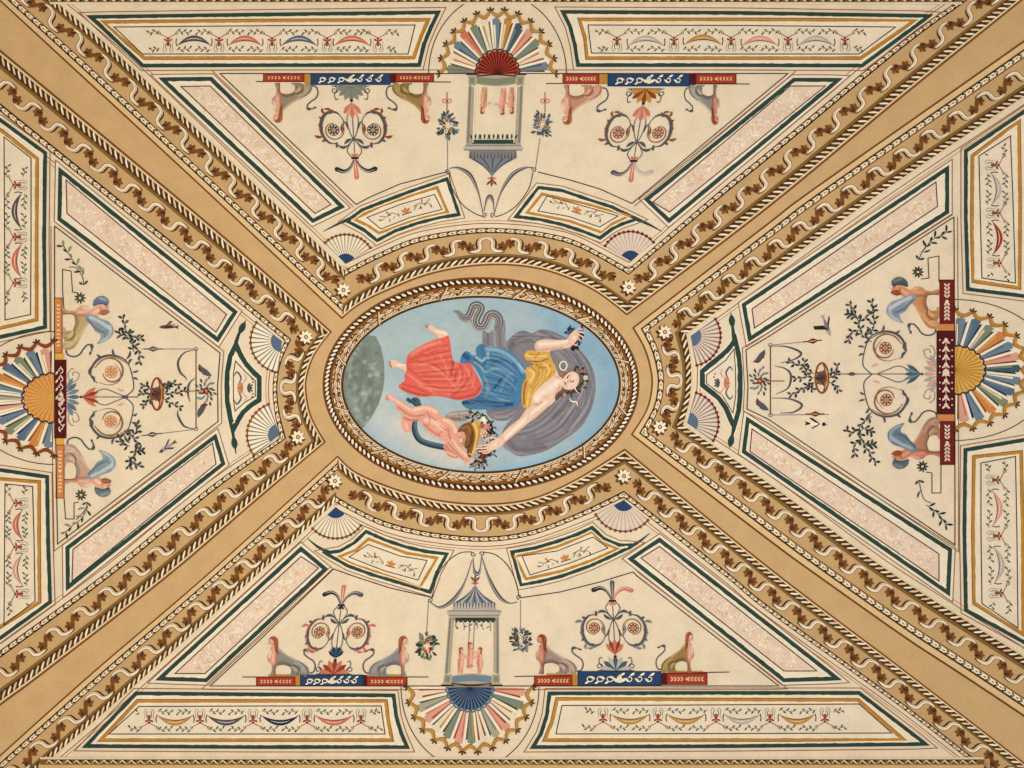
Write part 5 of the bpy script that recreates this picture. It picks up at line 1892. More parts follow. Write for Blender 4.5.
# ------------------------------------------------------------------ the goddess
gw = thing('person', 'reclining woman in yellow bodice, blue skirt and red drapery, arms outstretched', 'person', (520, 385))
V = Oil(.0040, [(507, 347.5), (512, 336), (522.5, 330.5), (532, 333), (540, 329.5), (548, 330), (558, 333.5), (569, 340), (579, 349), (588, 360), (593.5, 371), (595.6, 385), (594.5, 398), (590, 412), (580, 428), (558, 444), (544, 451.5), (528, 455.5), (518, 456), (509, 451), (503, 446), (501, 436), (506, 425), (514, 416),
                 (507, 420.5), (495, 420), (487, 414), (489, 406), (510, 400), (520, 392), (524, 370)], (128, 126, 134), [
    ([(510, 348), (520, 338), (540, 336), (560, 345), (575, 358), (584, 375)], 11, (98, 96, 106), .8, 1), ([(515, 342), (530, 337), (536, 341)], 4, (168, 168, 174), .7, 1),
    ([(556, 352), (570, 366), (580, 384), (580, 402)], 7, (152, 150, 158), .6, 1), ([(590, 372), (592, 390), (584, 412), (566, 432), (545, 445)], 5, (156, 152, 162), .7, 1),
    ([(585, 385), (578, 410), (560, 428), (535, 442)], 7, (112, 108, 120), .7, 1), ([(572, 405), (550, 424), (522, 438)], 5, (154, 152, 160), .6, 1), ([(562, 410), (540, 426), (514, 436)], 5, (104, 102, 112), .7, 1),
    ([(508, 440), (520, 450), (545, 447)], 8, (108, 100, 110), .8, 1), ([(550, 418), (530, 430), (508, 432)], 3.5, (160, 158, 164), .6, 1), ([(504, 444), (512, 452), (528, 454)], 2.5, (160, 156, 160), .7),
    ([(490, 411), (506, 410), (518, 408)], 7, (120, 116, 122), .9, 1), ([(494, 418), (508, 417)], 3, (164, 162, 166), .7), ([(530, 370), (524, 385), (522, 398)], 9, (92, 90, 98), .8, 1), ([(548, 345), (556, 350)], 4, (164, 160, 166), .5, 1)]
    + folds([(512, 342), (535, 338), (556, 348), (572, 364), (576, 384), (562, 408), (540, 424), (512, 432)], [(510, 334), (540, 330), (570, 342), (590, 364), (594, 392), (582, 424), (552, 446), (516, 454)], 13, (170, 168, 176), (92, 90, 100), 2.2, .65)
    + folds([(556, 396), (542, 412), (520, 426), (505, 430)], [(590, 404), (566, 436), (540, 447), (508, 448)], 12, (166, 162, 170), (94, 90, 100), 2.2, .7, 5)
    + folds([(489, 410), (505, 408), (520, 400)], [(490, 418), (506, 419), (520, 412)], 5, (164, 160, 164), (96, 92, 98), 1.8, .7, 6), step=1.25, grain=.04)
part('veil', V, gw, 'grey billowing veil')
# streaming end of the veil
Z = Oil(.0042, [(483, 330), (488, 333), (493, 330), (499, 323), (504, 320), (505.5, 328), (505.5, 338), (508, 348), (500, 349), (490, 346), (483, 345), (482.3, 338)], (134, 132, 140), [
    ([(488, 334), (488, 345)], 3, (98, 96, 104), .8), ([(494, 330), (495, 346)], 2.5, (168, 166, 172), .8), ([(499, 325), (500, 347)], 2.5, (104, 102, 110), .8), ([(503, 324), (505, 346)], 2.2, (162, 160, 166), .8), ([(484, 340), (488, 346)], 4, (134, 112, 118), .7)], step=1.1)
part('veil_fold', Z, gw, 'grey fluttering veil fold')
cl = catmull([(453, 311), (458, 312.5), (462.5, 317.5), (468, 317.5), (471.5, 312), (473.5, 306.5), (478, 305.5), (480.5, 309), (477, 316), (475.5, 322), (478, 326.5), (483.5, 326.5), (486.5, 321), (489, 315.5), (493.5, 314), (498, 317), (499.5, 323), (497.5, 329)], False, 6)
wv = np.array([1.0 + 6.2 * min(1, k / (len(cl) * .16)) for k in range(len(cl))])
N_ = normals(cl, False)
S = Paint(.0046)
S.stroke(cl, lambda x: 1.0 + 7.6 * min(1, x / .15), 'grey', smooth=False, step=99)
for d, wd, c_ in ((-3.2, 1.2, 'grey_dark'), (-1.9, 1.0, 'grey_light'), (-.4, 1.1, 'grey_dark'), (.9, 1.0, 'lilac'), (2.0, 1.0, 'grey_dark'), (3.1, 1.2, 'grey_light')):
    S.stroke(cl + N_ * d * np.minimum(1, np.linspace(0, 1, len(cl)) / .15)[:, None], wd, c_, smooth=False, step=99, taper='both')
part('veil_streamer', S, gw, 'grey curling veil end')

SK, SKL, SKD = (234, 200, 178), (250, 232, 216), (184, 128, 106)
# body: raised arm, neck, chest, reaching arm in one continuous skin
body = [(536, 352), (534.5, 346), (537, 341.5), (543, 339.5), (556, 339.8), (566, 339.5), (570, 336.5), (573.5, 338), (574, 342), (572, 346.5), (564, 348.5), (555, 349.8), (549.5, 352), (551, 358),
        (556, 368), (559, 376), (562.5, 378.5), (563.5, 384), (560.5, 390), (558.5, 396), (552, 404), (545.5, 409.5), (536, 418), (527.5, 424), (515, 434.5), (503.5, 443.5), (499, 441), (499.5, 437), (509.5, 426.5), (519.5, 418.5), (524.5, 411), (530, 405), (531, 398), (527, 392), (532, 380), (534, 364)]
B = Oil(.0052, body, SK, [([(540, 344), (555, 343.5), (568, 341)], 4.5, SKL, .9), ([(538, 350), (548, 349.5), (562, 347.5)], 3, SKD, .6), ([(536, 345), (537, 351)], 3, SKD, .4),
        ([(560, 380), (548, 390), (538, 396)], 12, SKL, .8, 1), ([(537, 399)], 8, (250, 228, 214), .9), ([(533, 404), (538, 404.5), (542, 402)], 2.4, SKD, .6), ([(548, 384), (552, 388)], 4, (248, 222, 206), .6), ([(543, 396), (547, 398)], 2.5, SKD, .4),
        ([(546, 402), (532, 413), (518, 426), (504, 439)], 4.5, SKL, .85), ([(550, 405), (537, 416.5), (522, 428.5), (505, 442.5)], 2.6, SKD, .6), ([(526, 410), (520, 418), (510, 427)], 1.8, SKD, .4), ([(529, 414), (527, 420)], 3, (214, 160, 136), .5),
        ([(560, 386), (556, 395)], 3, SKD, .6), ([(561, 379), (556, 377)], 3, SKD, .5)], step=1.15)
part('body', B, gw)


def hand(nm, parent, palm, fingers, lvl, tip=None):
    H = Oil(lvl, palm, SK, [([np.mean(A2(palm), 0)], 6, SKL, .8, 1), ([palm[0], palm[-1]], 2, SKD, .3)], step=.9)
    h = part(nm, H, parent)
    for f, w0 in fingers:
        S = Paint(lvl + .0006)
        S.stroke(f, lambda x: w0 * (1.0 - .35 * x), 'flesh_light')
        S.stroke(offset(catmull(f, False, 5), w0 * .36), .5, 'flesh_dark', smooth=False)
        S.disc(f[-1], w0 * .34, 'flesh_light', n=8)
        part('finger', S, h)


hand('hand', gw, [(568.5, 340), (569.5, 335.5), (573, 331.5), (577, 329.8), (579, 333), (578.5, 337.5), (576, 341.5), (573, 344.5), (570, 345.5)],
     [([(576, 331), (579, 329.2), (582.6, 329.4)], 1.9), ([(577.5, 332.5), (580.5, 332), (584, 333.2)], 1.9), ([(577.8, 335), (580.5, 335.6), (583.2, 337.3)], 1.8), ([(577, 338), (579, 339.3), (580.6, 341)], 1.6), ([(573, 343.5), (575, 345), (577, 345.3)], 1.8)], .0066)
hand('hand', gw, [(503.5, 437.5), (504.5, 443), (499, 447.5), (493, 450.5), (488, 451.5), (486, 447.5), (490, 443), (494.5, 439.5), (499, 436.8)],
     [([(490, 444), (484, 445.2), (478, 445.6)], 2.2), ([(489, 446.8), (483, 448.2), (476.5, 448.2)], 2.2), ([(489, 449.4), (484, 451), (478.5, 451.4)], 2.1), ([(490.5, 451), (487, 452.8), (483, 453.2)], 1.9), ([(497, 438.5), (492.5, 437.2), (488.5, 437.6)], 2.1)], .0084)
for poly, toes in (([(447.5, 334), (445.5, 330.5), (440, 330), (434, 326.6), (429, 323.9), (425.6, 324.4), (425.2, 326.8), (428.5, 329.2), (433.5, 333), (437, 336.8), (439.5, 339.5), (446, 338.5)], [(426.2, 326.2), (427.2, 327.4), (428.2, 324.8)]),
                   ([(407, 364.5), (403, 364.3), (398, 361.4), (393.5, 359.8), (390, 360.4), (389, 363), (390.2, 366.6), (393, 368.3), (398.5, 368.2), (403.5, 370.3), (407.5, 371.5)], [(389.8, 362), (390.2, 364.6), (391.4, 366.8)])):
    Ft = Oil(.0050, poly, SK, [([poly[0], np.mean(A2(poly), 0)], 4, SKL, .8), ([poly[5], poly[6]], 3, SKD, .6), ([poly[-2], poly[-3], poly[-4]], 2.2, SKD, .6)], step=.9)
    f = part('foot', Ft, gw)
    S = Paint(.0062)
    for q in toes:
        S.disc(q, 1.0, 'flesh_dark', n=8, hold=True)
        S.disc((q[0] + .3, q[1] - .3), .7, 'flesh_light', n=8)
    part('toes', S, f)

# red drapery
R_ = (222, 102, 88)
RL, RD, RDD = (238, 146, 126), (192, 72, 66), (156, 50, 50)
D = Oil(.0056, [(406, 363), (408, 355), (413, 350.5), (424, 344), (431, 341), (437.5, 338.8), (443, 337.6), (448.5, 336), (450.5, 345), (451.5, 354), (453.5, 361), (461, 363), (470, 362.3), (474, 370), (478.5, 378), (481.5, 385), (481, 391), (474, 397.8), (465, 399.5), (457.5, 400.3), (449, 398), (436, 396.3), (420, 396.8), (411.5, 394.5), (404, 391.5), (399.5, 388.3), (399, 385.3), (405, 380), (404, 376), (406.5, 371)],
        R_, [([(412, 354), (424, 347), (440, 342)], 6, RL, .8, 1), ([(409, 360), (420, 356), (432, 352), (446, 346)], 3, RD, .8, 1), ([(414, 364), (430, 366), (446, 376), (456, 388)], 5, RL, .7, 1), ([(410, 362), (424, 362), (436, 366), (450, 378)], 2.2, RD, .8),
             ([(452, 350), (453, 362), (451, 374)], 3, RDD, .8), ([(456, 364), (460, 374), (458, 384)], 4, RL, .7, 1), ([(464, 365), (470, 376), (474, 388)], 4, RL, .6, 1), ([(461, 366), (455, 376), (456, 382)], 2, RD, .9), ([(472, 372), (466, 384), (452, 396)], 3, RD, .7),
             ([(408, 374), (418, 382), (434, 392)], 4, RL, .7, 1), ([(403, 384), (416, 388), (430, 394)], 3, RD, .7), ([(408, 368), (418, 376), (430, 384), (446, 392)], 2, RD, .7), ([(420, 386), (436, 390), (450, 394)], 3, RL, .6), ([(402, 388), (414, 393), (428, 395.5)], 2, RDD, .8),
             ([(446, 398), (460, 398), (476, 394)], 3, RDD, .6), ([(440, 356), (446, 366), (448, 376)], 3, RL, .6), ([(428, 350), (436, 358)], 2.4, RD, .6), ([(481, 386), (477, 392)], 3, RDD, .6)]
    + folds([(450, 343), (436, 345), (422, 351), (410, 359)], [(478, 391), (456, 395), (430, 392), (405, 388)], 17, RL, RDD, 2.0, .6, 3)
    + folds([(456, 366), (454, 380), (440, 392)], [(476, 370), (478, 384), (466, 396)], 9, (246, 146, 124), RD, 1.8, .6, 4), step=1.1, grain=.035)
part('red_drapery', D, gw, 'coral red drapery over the legs')
# blue skirt
Bm, Bl, Bd, Bdd = (74, 126, 164), (140, 182, 204), (40, 82, 126), (24, 52, 92)
D = Oil(.0060, [(461, 363.3), (461.2, 356.5), (465, 351.5), (469, 352), (471.5, 354.8), (476, 355), (476, 348.5), (480.5, 344), (486, 345.5), (492, 347), (505, 348.5), (515, 355.5), (524.5, 367.5), (526, 375.5), (523, 383), (521.5, 392.5), (520, 404), (510.5, 408), (490, 409.5), (471, 409.3), (463.5, 406), (462.3, 401), (474, 398), (481, 392), (482.5, 383), (479, 375), (471.5, 364)],
        Bm, [([(487, 349), (500, 351), (514, 360), (522, 372)], 7, Bl, .9, 1), ([(488, 352), (488, 360)], 4, (160, 184, 186), .9), ([(476, 357), (482, 361), (485, 358)], 2.6, (176, 206, 210), .9), ([(482, 347), (483, 355)], 6, (70, 112, 158), .9), ([(464, 355), (468, 358)], 8, Bd, .95),
             ([(474, 359), (482, 366), (488, 360), (502, 362)], 4, Bd, .8, 1), ([(490, 364), (504, 360), (516, 366), (522, 376)], 3.2, Bd, .8, 1), ([(486, 372), (498, 368), (512, 374)], 4, Bl, .7, 1), ([(502, 378), (496, 386), (492, 390)], 3, Bdd, .9), ([(510, 374), (504, 382), (500, 392)], 3, Bl, .5, 1), ([(516, 380), (512, 392)], 3, Bd, .5),
             ([(484, 376), (488, 386), (486, 396)], 3.4, (134, 150, 160), .8), ([(484, 372), (480, 366), (474, 362)], 2, (180, 190, 176), .8), ([(486, 388), (498, 398), (512, 402)], 2, Bl, .7), ([(490, 394), (506, 398), (519, 397)], 5, (70, 132, 180), .6, 1),
             ([(463, 403), (476, 402), (494, 405), (512, 404)], 7, Bdd, .9, 1), ([(478, 397), (490, 401), (506, 406)], 3.5, Bd, .8), ([(484, 404), (500, 408)], 2, (56, 100, 150), .7), ([(525, 372), (519, 364)], 1.6, (196, 214, 222), .8)]
    + folds([(487, 350), (503, 353), (515, 361), (523, 373)], [(486, 372), (498, 376), (510, 384), (519, 394)], 10, Bl, Bd, 1.9, .6, 7)
    + folds([(484, 376), (500, 380), (518, 390)], [(468, 403), (490, 406), (516, 405)], 10, (110, 160, 194), Bdd, 1.9, .6, 8), step=1.1, grain=.035)
part('blue_skirt', D, gw, 'deep blue skirt')
# yellow bodice
Y, YL, YD, YDD = (214, 166, 82), (242, 210, 134), (168, 112, 46), (112, 66, 30)
D = Oil(.0064, [(524, 355.5), (526.5, 351.3), (532, 350.2), (537, 351.5), (545, 351.5), (550, 353), (550.5, 358), (555, 365), (556.3, 371), (551.5, 377.5), (543, 384), (536, 391), (532.5, 396), (531, 404), (528, 408), (523, 407), (521.5, 398), (522, 388), (524, 381), (526, 378), (525.8, 369), (530, 366), (534, 364.8), (529.5, 361.5), (526, 359.5)],
        Y, [([(527, 355), (534, 358), (546, 356)], 3.4, YL, .85), ([(530, 361), (538, 361.5), (548, 359)], 2.2, YDD, .7), ([(536, 364), (541, 368), (550, 366)], 2.4, YD, .8), ([(530, 370), (534, 374), (530, 382)], 4.5, YL, .8, 1), ([(544, 364), (550, 370), (546, 376)], 4, YL, .7, 1), ([(540, 372), (536, 380), (530, 388)], 2.4, YD, .8),
            ([(552, 372), (543, 380), (534, 388)], 2.0, YD, .7), ([(526, 382), (524, 392), (524, 404)], 3.6, YDD, .85, 1), ([(530, 388), (528, 398), (527, 406)], 2.4, YL, .8), ([(535, 358), (540, 352)], 2, YD, .6), ([(528, 366), (538, 371)], 1.5, YD, .6)]
    + folds([(530, 366), (536, 374), (528, 392), (524, 404)], [(552, 364), (552, 374), (540, 386), (531, 400)], 9, YL, YD, 1.6, .65, 9)
    + folds([(526, 353), (534, 353), (547, 353)], [(529, 361), (538, 362), (550, 361)], 5, YL, YDD, 1.3, .6, 10), step=1.0, grain=.035)
part('bodice', D, gw, 'golden yellow bodice')
# head
fx, fy = 569.5, 380.5
Hd = Oil(.0072, [(561.5, 383), (563.5, 378), (566.5, 374.3), (570.5, 372), (575, 372.2), (578.6, 375.5), (579, 380.5), (577, 385.5), (573, 388.8), (568, 389.6), (564.5, 388.3)], (240, 206, 184),
         [([(575, 377), (571, 383)], 7, (248, 220, 202), .9, 1), ([(564, 384), (567, 387.5)], 3, SKD, .4), ([(566.5, 378.5)], 3.4, (232, 150, 130), .5, 1), ([(571.5, 387)], 3, (232, 150, 130), .5, 1), ([(571.2, 380.3), (568.4, 383.6)], 1.2, SKD, .6), ([(572.5, 379.8), (569.2, 382)], 1.0, (252, 230, 214), .8)], step=.8)
hd = part('head', Hd, gw)
S = Paint(.0078)
for p, q in (((566.8, 376.6), (569.6, 374.8)), ((571.6, 382.4), (573.6, 379.7))):
    S.stroke([p, ((p[0] + q[0]) / 2 + .6, (p[1] + q[1]) / 2 + .4), q], .9, 'umber', n=4)
for p in ((567.6, 377.6), (571.0, 381.6)):
    S.disc(p, 1.3, 'white', n=10)
    S.disc(p, .95, 'umber', n=8)
part('eyes', S, hd)
S = Paint(.0078)
S.stroke([(564.2, 381.6), (565.6, 383.2), (566.4, 385.6)], 1.2, 'red', n=4, taper='both')
S.stroke([(564.7, 381.9), (565.9, 383.6)], .5, 'maroon', n=4)
part('mouth', S, hd)
S = Paint(.0078)
S.stroke([(570.8, 378.9), (568.6, 380.9), (567.5, 382.0), (568.4, 382.8)], .6, 'flesh_dark', n=4)
part('nose', S, hd)
Hr = Oil(.0070, [(563, 377), (566, 372), (571, 368.2), (577, 367.5), (582.5, 371), (584.5, 377.5), (583.5, 384.5), (580, 390), (574.5, 393.5), (567, 395), (560, 397), (556, 401), (555, 396), (559, 391.5), (563.5, 389), (568, 390.5), (573.5, 389.5), (577.8, 385.5), (579.6, 380), (578.8, 375), (575, 371.6), (570, 371.5), (566.5, 374)],
         (110, 96, 84), [([(568, 370.5), (576, 369.5), (582, 374)], 3, (150, 138, 122), .8), ([(581, 384), (575, 391), (564, 394), (557, 399)], 4, (64, 48, 44), .85), ([(577, 369), (581, 372)], 2, (84, 70, 62), .7)], step=.9)
hr = part('hair', Hr, gw)
S = Paint(.0080)
for k in range(16):
    t_ = k / 15
    p = catmull([(575, 367), (582, 370.5), (585, 378), (583.5, 386), (577, 392), (566, 393.5)], False, 6)[int(t_ * 29)]
    S.leaf(p, k * 1.9, 4.4, 2.2, ('green_dark', 'black', 'leaf', 'umber')[k % 4])
part('flower_wreath', S, gw, 'dark leafy wreath')
for p, r, c_ in (((585.6, 377.6), 2.3, 'white'), ((582, 371), 1.7, 'salmon'), ((561.5, 374.8), 2.2, 'salmon'), ((585, 383), 1.5, 'grey_light'), ((560, 395), 2.0, 'red_dark'), ((564.5, 394.5), 1.9, 'pink'), ((567.5, 391.5), 1.6, 'red_dark')):
    S = Paint(.0086)
    for k in range(5):
        S.disc((p[0] + r * .5 * math.cos(k * 1.257), p[1] + r * .5 * math.sin(k * 1.257)), r * .55, c_, n=8, hold=True)
    S.h += .0003
    S.disc(p, r * .3, 'ochre', n=6)
    part('blossom', S, gw)
S = Paint(.0084)
S.ring((563.3, 365.8), 3.6, 1.2, 'white', ry=4.4, n=18)
S.stroke([(565, 369.5), (567, 372)], 1.2, 'grey_light', smooth=False)
part('hair_ribbon', S, gw, 'white hair ribbon')
S = Paint(.0084)
S.stroke([(574.5, 387), (576.5, 391), (580, 394)], 1.4, 'white', taper='end')
part('hair_ribbon', S, gw, 'white hair ribbon')
S = Paint(.0084)
S.stroke([(569, 398), (572, 401.5), (576.5, 402), (577.5, 406.5)], 1.4, 'white', taper='both')
part('hair_ribbon', S, gw, 'white hair ribbon')

# posy in the raised hand
pz = thing('flower_posy', 'small dark posy clutched in the raised hand of the woman', 'flowers', (576, 337))
S = Paint(.0060)
rg = random.Random(3)
for k in range(44):
    t_ = rg.random()
    p = (582.5 - 10 * t_ + rg.uniform(-2.4, 2.4), 330 + 18 * t_ + rg.uniform(-2.2, 2.2)) if k % 3 else (570 + rg.uniform(-2, 3), 332 + rg.uniform(-3, 2))
    S.leaf(p, rg.random() * 6.3, 4.6, 2.5, rg.choice(['black', 'green_dark', 'umber', 'steel', 'teal']))
part('leaves', S, pz)
for p, c_ in (((582.3, 334.6), 'blue_dark'), ((574.8, 345.6), 'maroon'), ((573, 349), 'black'), ((568.5, 333), 'steel')):
    S = Paint(.0064)
    for k in range(5):
        S.disc((p[0] + 1.0 * math.cos(k * 1.257), p[1] + 1.0 * math.sin(k * 1.257)), 1.1, c_, n=7, hold=True)
    part('blossom', S, pz)

# ------------------------------------------------------------------ the cherub
ch = thing('cherub', 'nude winged cherub with a dark blue ribbon, head beside the flower basket', 'cherub', (435, 425))
W_ = Oil(.0046, [(445, 417), (449, 413), (455, 411.3), (463, 410.6), (470.5, 410.5), (470.8, 416), (466, 420.5), (458, 421.5), (450, 420.5)], (150, 138, 132), [([(449, 415), (456, 413.5), (468, 413)], 3, (196, 186, 174), .8), ([(450, 419), (460, 419)], 2.4, (104, 90, 84), .8), ([(456, 416), (462, 417)], 2, (186, 172, 160), .8), ([(458, 412), (460, 419)], 1.2, (110, 96, 90), .6)], step=1.0)
part('wing', W_, ch)
BR = [(417, 403), (419, 407), (416, 413), (414, 423), (415.5, 433), (420, 440), (429, 444), (440, 446.5), (449, 448)]
S = Paint(.0044)
S.stroke(BR, 6.0, 'teal')
S.stroke(offset(catmull(BR, False, 5), 1.8), 1.4, 'blue_dark', smooth=False)
S.stroke(offset(catmull(BR, False, 5), -1.6), 1.0, 'blue_grey', smooth=False, taper='both')
S.fill([(406, 399.5), (408, 397.5), (411, 399.3), (413.5, 397.3), (418.5, 398.2), (420.5, 402), (419.5, 406), (415, 406.5), (412, 403.5), (408.5, 402.5)], 'teal', smooth=True, n=3)
S.stroke([(408, 399), (412, 402.5), (416, 405)], 1.0, 'blue_dark', n=4)
S.stroke([(412.5, 398.6), (416, 401.5)], 1.0, 'blue_dark', n=4)
part('ribbon', S, ch, 'dark blue ribbon')
CK, CL_, CD = (228, 166, 144), (248, 210, 192), (168, 90, 74)
body = [(385.6, 399), (386.6, 395.8), (389.3, 394), (393, 396), (397.5, 398.8), (404, 402.6), (410, 406.5), (415, 407), (421, 405.6), (428, 405), (434, 407), (438.5, 411.5), (443, 416.5), (451, 419.5), (457.2, 424.5), (458.5, 431), (458, 439.5), (462, 447.5), (468.5, 453.5), (470.8, 457), (467.5, 461.5), (464.5, 461.2), (457, 455.5), (449.5, 448), (444, 441.5),
        (437, 438), (429, 433), (423.5, 427), (419.5, 421.5), (413, 421.5), (411.8, 426), (411.2, 430.5), (406.5, 432), (402.5, 429), (401.2, 421), (402.2, 414), (398.5, 411.5), (395.8, 408.5), (397, 405), (394, 402.5), (390, 400)]
Cb = Oil(.0054, body, CK, [([(389, 396.5), (400, 403), (410, 410)], 4, CL_, .8, 1), ([(414, 410), (426, 408), (436, 412)], 6, CL_, .8, 1), ([(398, 407), (406, 413), (414, 416), (424, 415)], 3, CD, .7, 1), ([(404, 418), (410, 420), (418, 420)], 2.6, CD, .8), ([(406, 424), (407.5, 429)], 3.4, CL_, .6),
        ([(426, 420), (434, 422), (442, 428)], 8, CL_, .75, 1), ([(424, 424), (430, 430), (440, 436)], 3, CD, .6), ([(430, 416), (436, 420)], 2.4, CD, .5), ([(444, 420), (452, 424), (456, 432)], 4.5, CL_, .8), ([(448, 428), (450, 438), (456, 446)], 2.6, CD, .6), ([(452, 440), (460, 450), (468, 457)], 3.6, CL_, .8), ([(446, 430), (440, 426)], 2, CD, .6), ([(448, 443), (456, 452), (464, 459.5)], 2, CD, .7),
        ([(427, 412), (430, 420), (428, 426)], 2, CD, .55), ([(386.5, 397.5), (388, 399)], 2.4, CD, .6), ([(442, 432), (438, 434)], 2.4, CD, .5)], step=1.05)
cb = part('body', Cb, ch)
A_ = Oil(.0048, [(443, 446), (446, 453), (450, 457), (457, 458.3), (459, 456), (452, 449), (447, 444)], (206, 136, 118), [([(447, 452), (455, 456)], 3, CL_, .6)], step=.9)
part('arm', A_, ch)
hh = None
for f in ([(467, 456.5), (469.5, 458.5), (471.3, 459.4)], [(466.5, 458.5), (468.5, 460.5), (470.6, 461.8)], [(465.5, 460), (467, 462), (468.6, 463.2)], [(464.5, 461), (465.5, 462.6), (466.6, 463.8)], [(468.5, 453.5), (470.6, 454.2), (472, 455.2)]):
    S = Paint(.0072)
    S.stroke(f, lambda x: 1.6 - .5 * x, 'flesh')
    S.disc(f[-1], .55, 'flesh_light', n=7)
    part('finger', S, cb)
S = Paint(.0064)
for q in ((386.2, 397.4), (386.6, 399), (387.6, 395.8), (387.9, 400)):
    S.disc(q, .9, 'flesh', n=8, hold=True)
    S.disc(q, .55, 'flesh_light', n=7)
part('toes', S, cb)
Fh = Oil(.0062, [(456.5, 434), (459, 430.5), (463, 430), (465, 435), (465.5, 442), (463, 446.5), (460.3, 445.8), (460, 443.2), (457.6, 441.3), (458, 438.5)], (222, 160, 136), [([(460, 435), (461, 442)], 3, CL_, .7), ([(464, 440), (463, 446)], 2, CD, .6)], step=.8)
fh = part('head', Fh, ch)
S = Paint(.0070)
S.disc((460.4, 437.3), .7, 'umber', n=7)
S.stroke([(459.2, 436.2), (461.4, 435.8)], .6, 'auburn', smooth=False)
S.stroke([(460.2, 443.4), (462, 443.2)], .8, 'red', smooth=False)
S.disc((464, 438.6), 1.0, 'flesh_dark', n=8)
part('face', S, fh)
Hh = Oil(.0068, [(457.5, 432), (460, 427), (464.5, 423.5), (470, 422.5), (473, 428), (473.8, 436), (473, 443), (469.5, 448.3), (465, 448), (464.5, 443), (466, 438), (464.5, 433), (461.5, 431.5)], (124, 84, 44), [([(462, 428), (468, 427), (471, 434)], 3, (164, 116, 62), .8), ([(472, 432), (471, 444), (467, 447.5)], 3, (84, 50, 30), .85), ([(467, 432), (468.5, 440)], 2, (152, 106, 58), .7)], step=.9)
part('hair', Hh, ch)

# ------------------------------------------------------------------ flower basket between cherub and woman
bk = thing('flower_basket', 'golden-banded basket brimming with pink and white flowers, held by cherub and woman', 'basket', (476, 440))
Bb = Oil(.0058, [(468, 424), (472, 421), (476, 424), (477.5, 436), (475.5, 448), (472, 457), (468, 456), (467, 448), (471, 440), (471, 430)], (110, 70, 38), [([(472, 426), (474, 440), (470, 452)], 3, (150, 100, 56), .7)], step=1.0)
part('bowl', Bb, bk)
S = Paint(.0062)
for k in range(90):
    t_ = (k % 45) / 44
    p = catmull([(474, 415), (483, 417), (489, 424), (491, 434), (489, 445), (487, 454), (482, 462), (475, 467)], False, 6)[int(t_ * 41)]
    q = (p[0] + rg.uniform(-5, 3.5), p[1] + rg.uniform(-3.5, 3.5))
    S.leaf(q, rg.random() * 6.3, rg.uniform(4, 7), 2.3, rg.choice(['green_dark', 'leaf', 'umber', 'green_grey', 'black']))
    if k % 9 == 8:
        S.h += .0002
for q in (((489, 430), (494, 427), (496.5, 429)), ((490, 433), (495, 433.5), (498, 436)), ((486, 455), (492, 454), (497, 457)), ((484, 461), (488, 466)), ((474, 466), (469, 467.5)), ((475, 467), (475, 471))):
    S.stroke(q, 1.0, 'black', n=4)
part('foliage', S, bk)
Bd = Oil(.0070, [(470, 421.5), (473.5, 420), (477.5, 421.5), (480.5, 425), (481, 432), (478.5, 442), (475.5, 450), (473.3, 457), (471, 456), (473.5, 446), (475, 436), (473.5, 428)], (208, 164, 82), [([(473, 423), (477, 430), (476, 442), (473, 453)], 1.8, (240, 210, 140), .9), ([(478.5, 426), (479, 434), (476, 446)], 1.4, (150, 104, 48), .8)], step=.9)
part('rim_band', Bd, bk, 'golden basket rim')
FLW = [((478.5, 415.5), 3.0, 'green_grey'), ((475.5, 417.5), 2.4, 'lilac'), ((484, 420), 3.6, 'white'), ((487.5, 427.5), 3.8, 'pink'), ((482, 426), 2.8, 'salmon'), ((484, 433.5), 3.6, 'flesh_light'), ((488, 435), 2.6, 'red_dark'), ((481.5, 439.5), 2.8, 'grey_light'), ((486.5, 440), 2.6, 'cream_light'), ((479.5, 451.5), 2.6, 'maroon'), ((476, 456.5), 2.9, 'lilac'), ((483, 456.5), 3.7, 'red'), ((479.5, 462.5), 3.5, 'pink'), ((474.5, 464), 2.4, 'steel'), ((484, 448.5), 2.4, 'maroon')]
for p, r, c_ in FLW:
    S = Paint(.0074)
    for k in range(6):
        S.disc((p[0] + r * .55 * math.cos(k * 1.047), p[1] + r * .55 * math.sin(k * 1.047)), r * .5, c_, n=8, hold=True)
    S.h += .0003
    S.disc(p, r * .62, {'white': 'cream_light', 'pink': 'salmon', 'red': 'maroon', 'salmon': 'red', 'flesh_light': 'salmon', 'maroon': 'red'}.get(c_, 'stone'), n=9)
    S.disc((p[0] - r * .1, p[1] - r * .1), r * .3, c_, n=8)
    part('blossom', S, bk)

# ------------------------------------------------------------------ oval frame: laurel garland and rope ring (shallow raised mouldings)
fr = thing('laurel_garland', 'oval laurel garland frame with beaded rope edge around the painted sky', 'frame', (481, 299))


def ring_mesh(prof, c, cols):
    """Raised oval moulding: prof = [(rx, ry, h), ...] swept round the oval."""
    S = Paint(0)
    n = 120
    V = []
    for rx, ry, h in prof:
        p = arc(c, rx, ry, 0, 360, n + 1)[:-1]
        x, y, z = P(p[:, 0], p[:, 1], h)
        V.append(np.stack([x, y, z], 1))
    S.V = V
    for k in range(len(prof) - 1):
        for j in range(n):
            S.Fc.append((k * n + j, k * n + (j + 1) % n, (k + 1) * n + (j + 1) % n, (k + 1) * n + j))
            S.M.append(cols[k])
    S.n = n * len(prof)
    return S


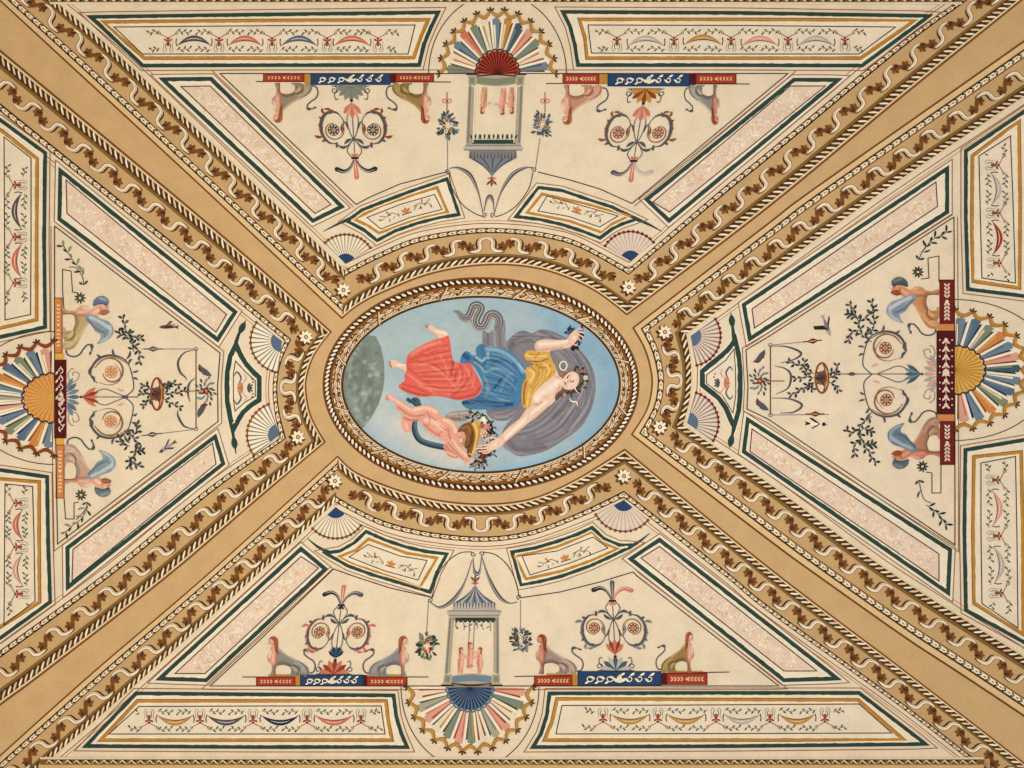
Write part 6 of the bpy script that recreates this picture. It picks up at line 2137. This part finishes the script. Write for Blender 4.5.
FC = (481, 384.6)
part('garland_bed', ring_mesh([(137.8, 86.8, .0068), (138, 87, .0072), (140, 89, .008), (143, 92, .011), (148, 97, .011), (151, 100, .007), (152, 101, .001)], FC, ['umber', 'brown_dark', 'pale', 'tan_light', 'gold_dark', 'brown']), fr)
part('rope_bed', ring_mesh([(151, 100.5, .001), (152, 101.3, .006), (154, 103, .008), (156.5, 105.5, .006), (158.5, 107.5, .001)], FC, ['umber', 'umber', 'umber', 'brown']), fr)
S = Paint(.0)
n = 150
for k in range(n):
    a = 2 * pi * k / n
    p = np.array(FC) + [154.3 * math.cos(a), 103.3 * math.sin(a)]
    tg = np.array([-154.3 * math.sin(a), 103.3 * math.cos(a)])
    tg /= np.hypot(*tg)
    an = math.atan2(tg[1], tg[0])
    S.h = .0088
    nn = np.array([-tg[1], tg[0]])
    S.stroke([p - nn * 2.0 - tg * 1.7, p - nn * .6 - tg * .9, p + nn * .8 + tg * .9, p + nn * 2.0 + tg * 1.6], 2.3, 'white' if k % 2 else 'cream_light', taper='both', n=3, hold=True)
part('rope_beads', S, fr, kind='stuff')
n = 84
S = Paint(.0)
for k in range(n):
    a = 2 * pi * (k + .2) / n
    for j, (rr, da) in enumerate(((141.0, .30), (145.2, 0), (149.0, -.30))):
        ry = rr - 51.0
        p = np.array(FC) + [rr * math.cos(a), ry * math.sin(a)]
        tg = np.array([-rr * math.sin(a), ry * math.cos(a)])
        tg /= np.hypot(*tg)
        sg = 1 if math.cos(a) > 0 else -1          # laurel tips run from the two ends towards ... both sides
        an = math.atan2(tg[1], tg[0]) - da * 1.2
        S.h = .0118 if j == 1 else .0112
        S.leaf(p, an, 12.0, 5.0, ('brown', 'brown_dark', 'gold_dark')[(k + j) % 3])
        S.h += .0003
        S.leaf(p + tg * .8, an, 9.4, 2.9, ('white', 'cream_light', 'tan_light')[(j + (k % 3 == 0)) % 3])
        S.h += .0002
        S.leaf(p + tg * .6, an, 8.5, .7, 'line_brown')
part('laurel_leaves', S, fr, kind='stuff')
S = Paint(.0)
for k in range(n):
    if k % 2 == 0:
        a = 2 * pi * (k + .75) / n
        for rr in (142.5, 148.0):
            S.h = .0130
            S.disc((FC[0] + rr * math.cos(a), FC[1] + (rr - 51) * math.sin(a)), 1.4, 'rust' if k % 4 else 'brown_dark', n=7, hold=True)
part('berries', S, fr, kind='stuff')
for k in range(12):
    a = 2 * pi * (k + .5) / 12
    S = Paint(.0136)
    q = [np.array(FC) + [r_ * math.cos(a + d), (r_ - 51) * math.sin(a + d)] for r_, d in ((139.5, -.035), (143.5, -.012), (147, .012), (151, .035))]
    S.stroke(q, 2.6, 'brown')
    S.stroke([p + np.array([.8, .4]) for p in q], 1.3, 'pale')
    part('binding_ribbon', S, fr)
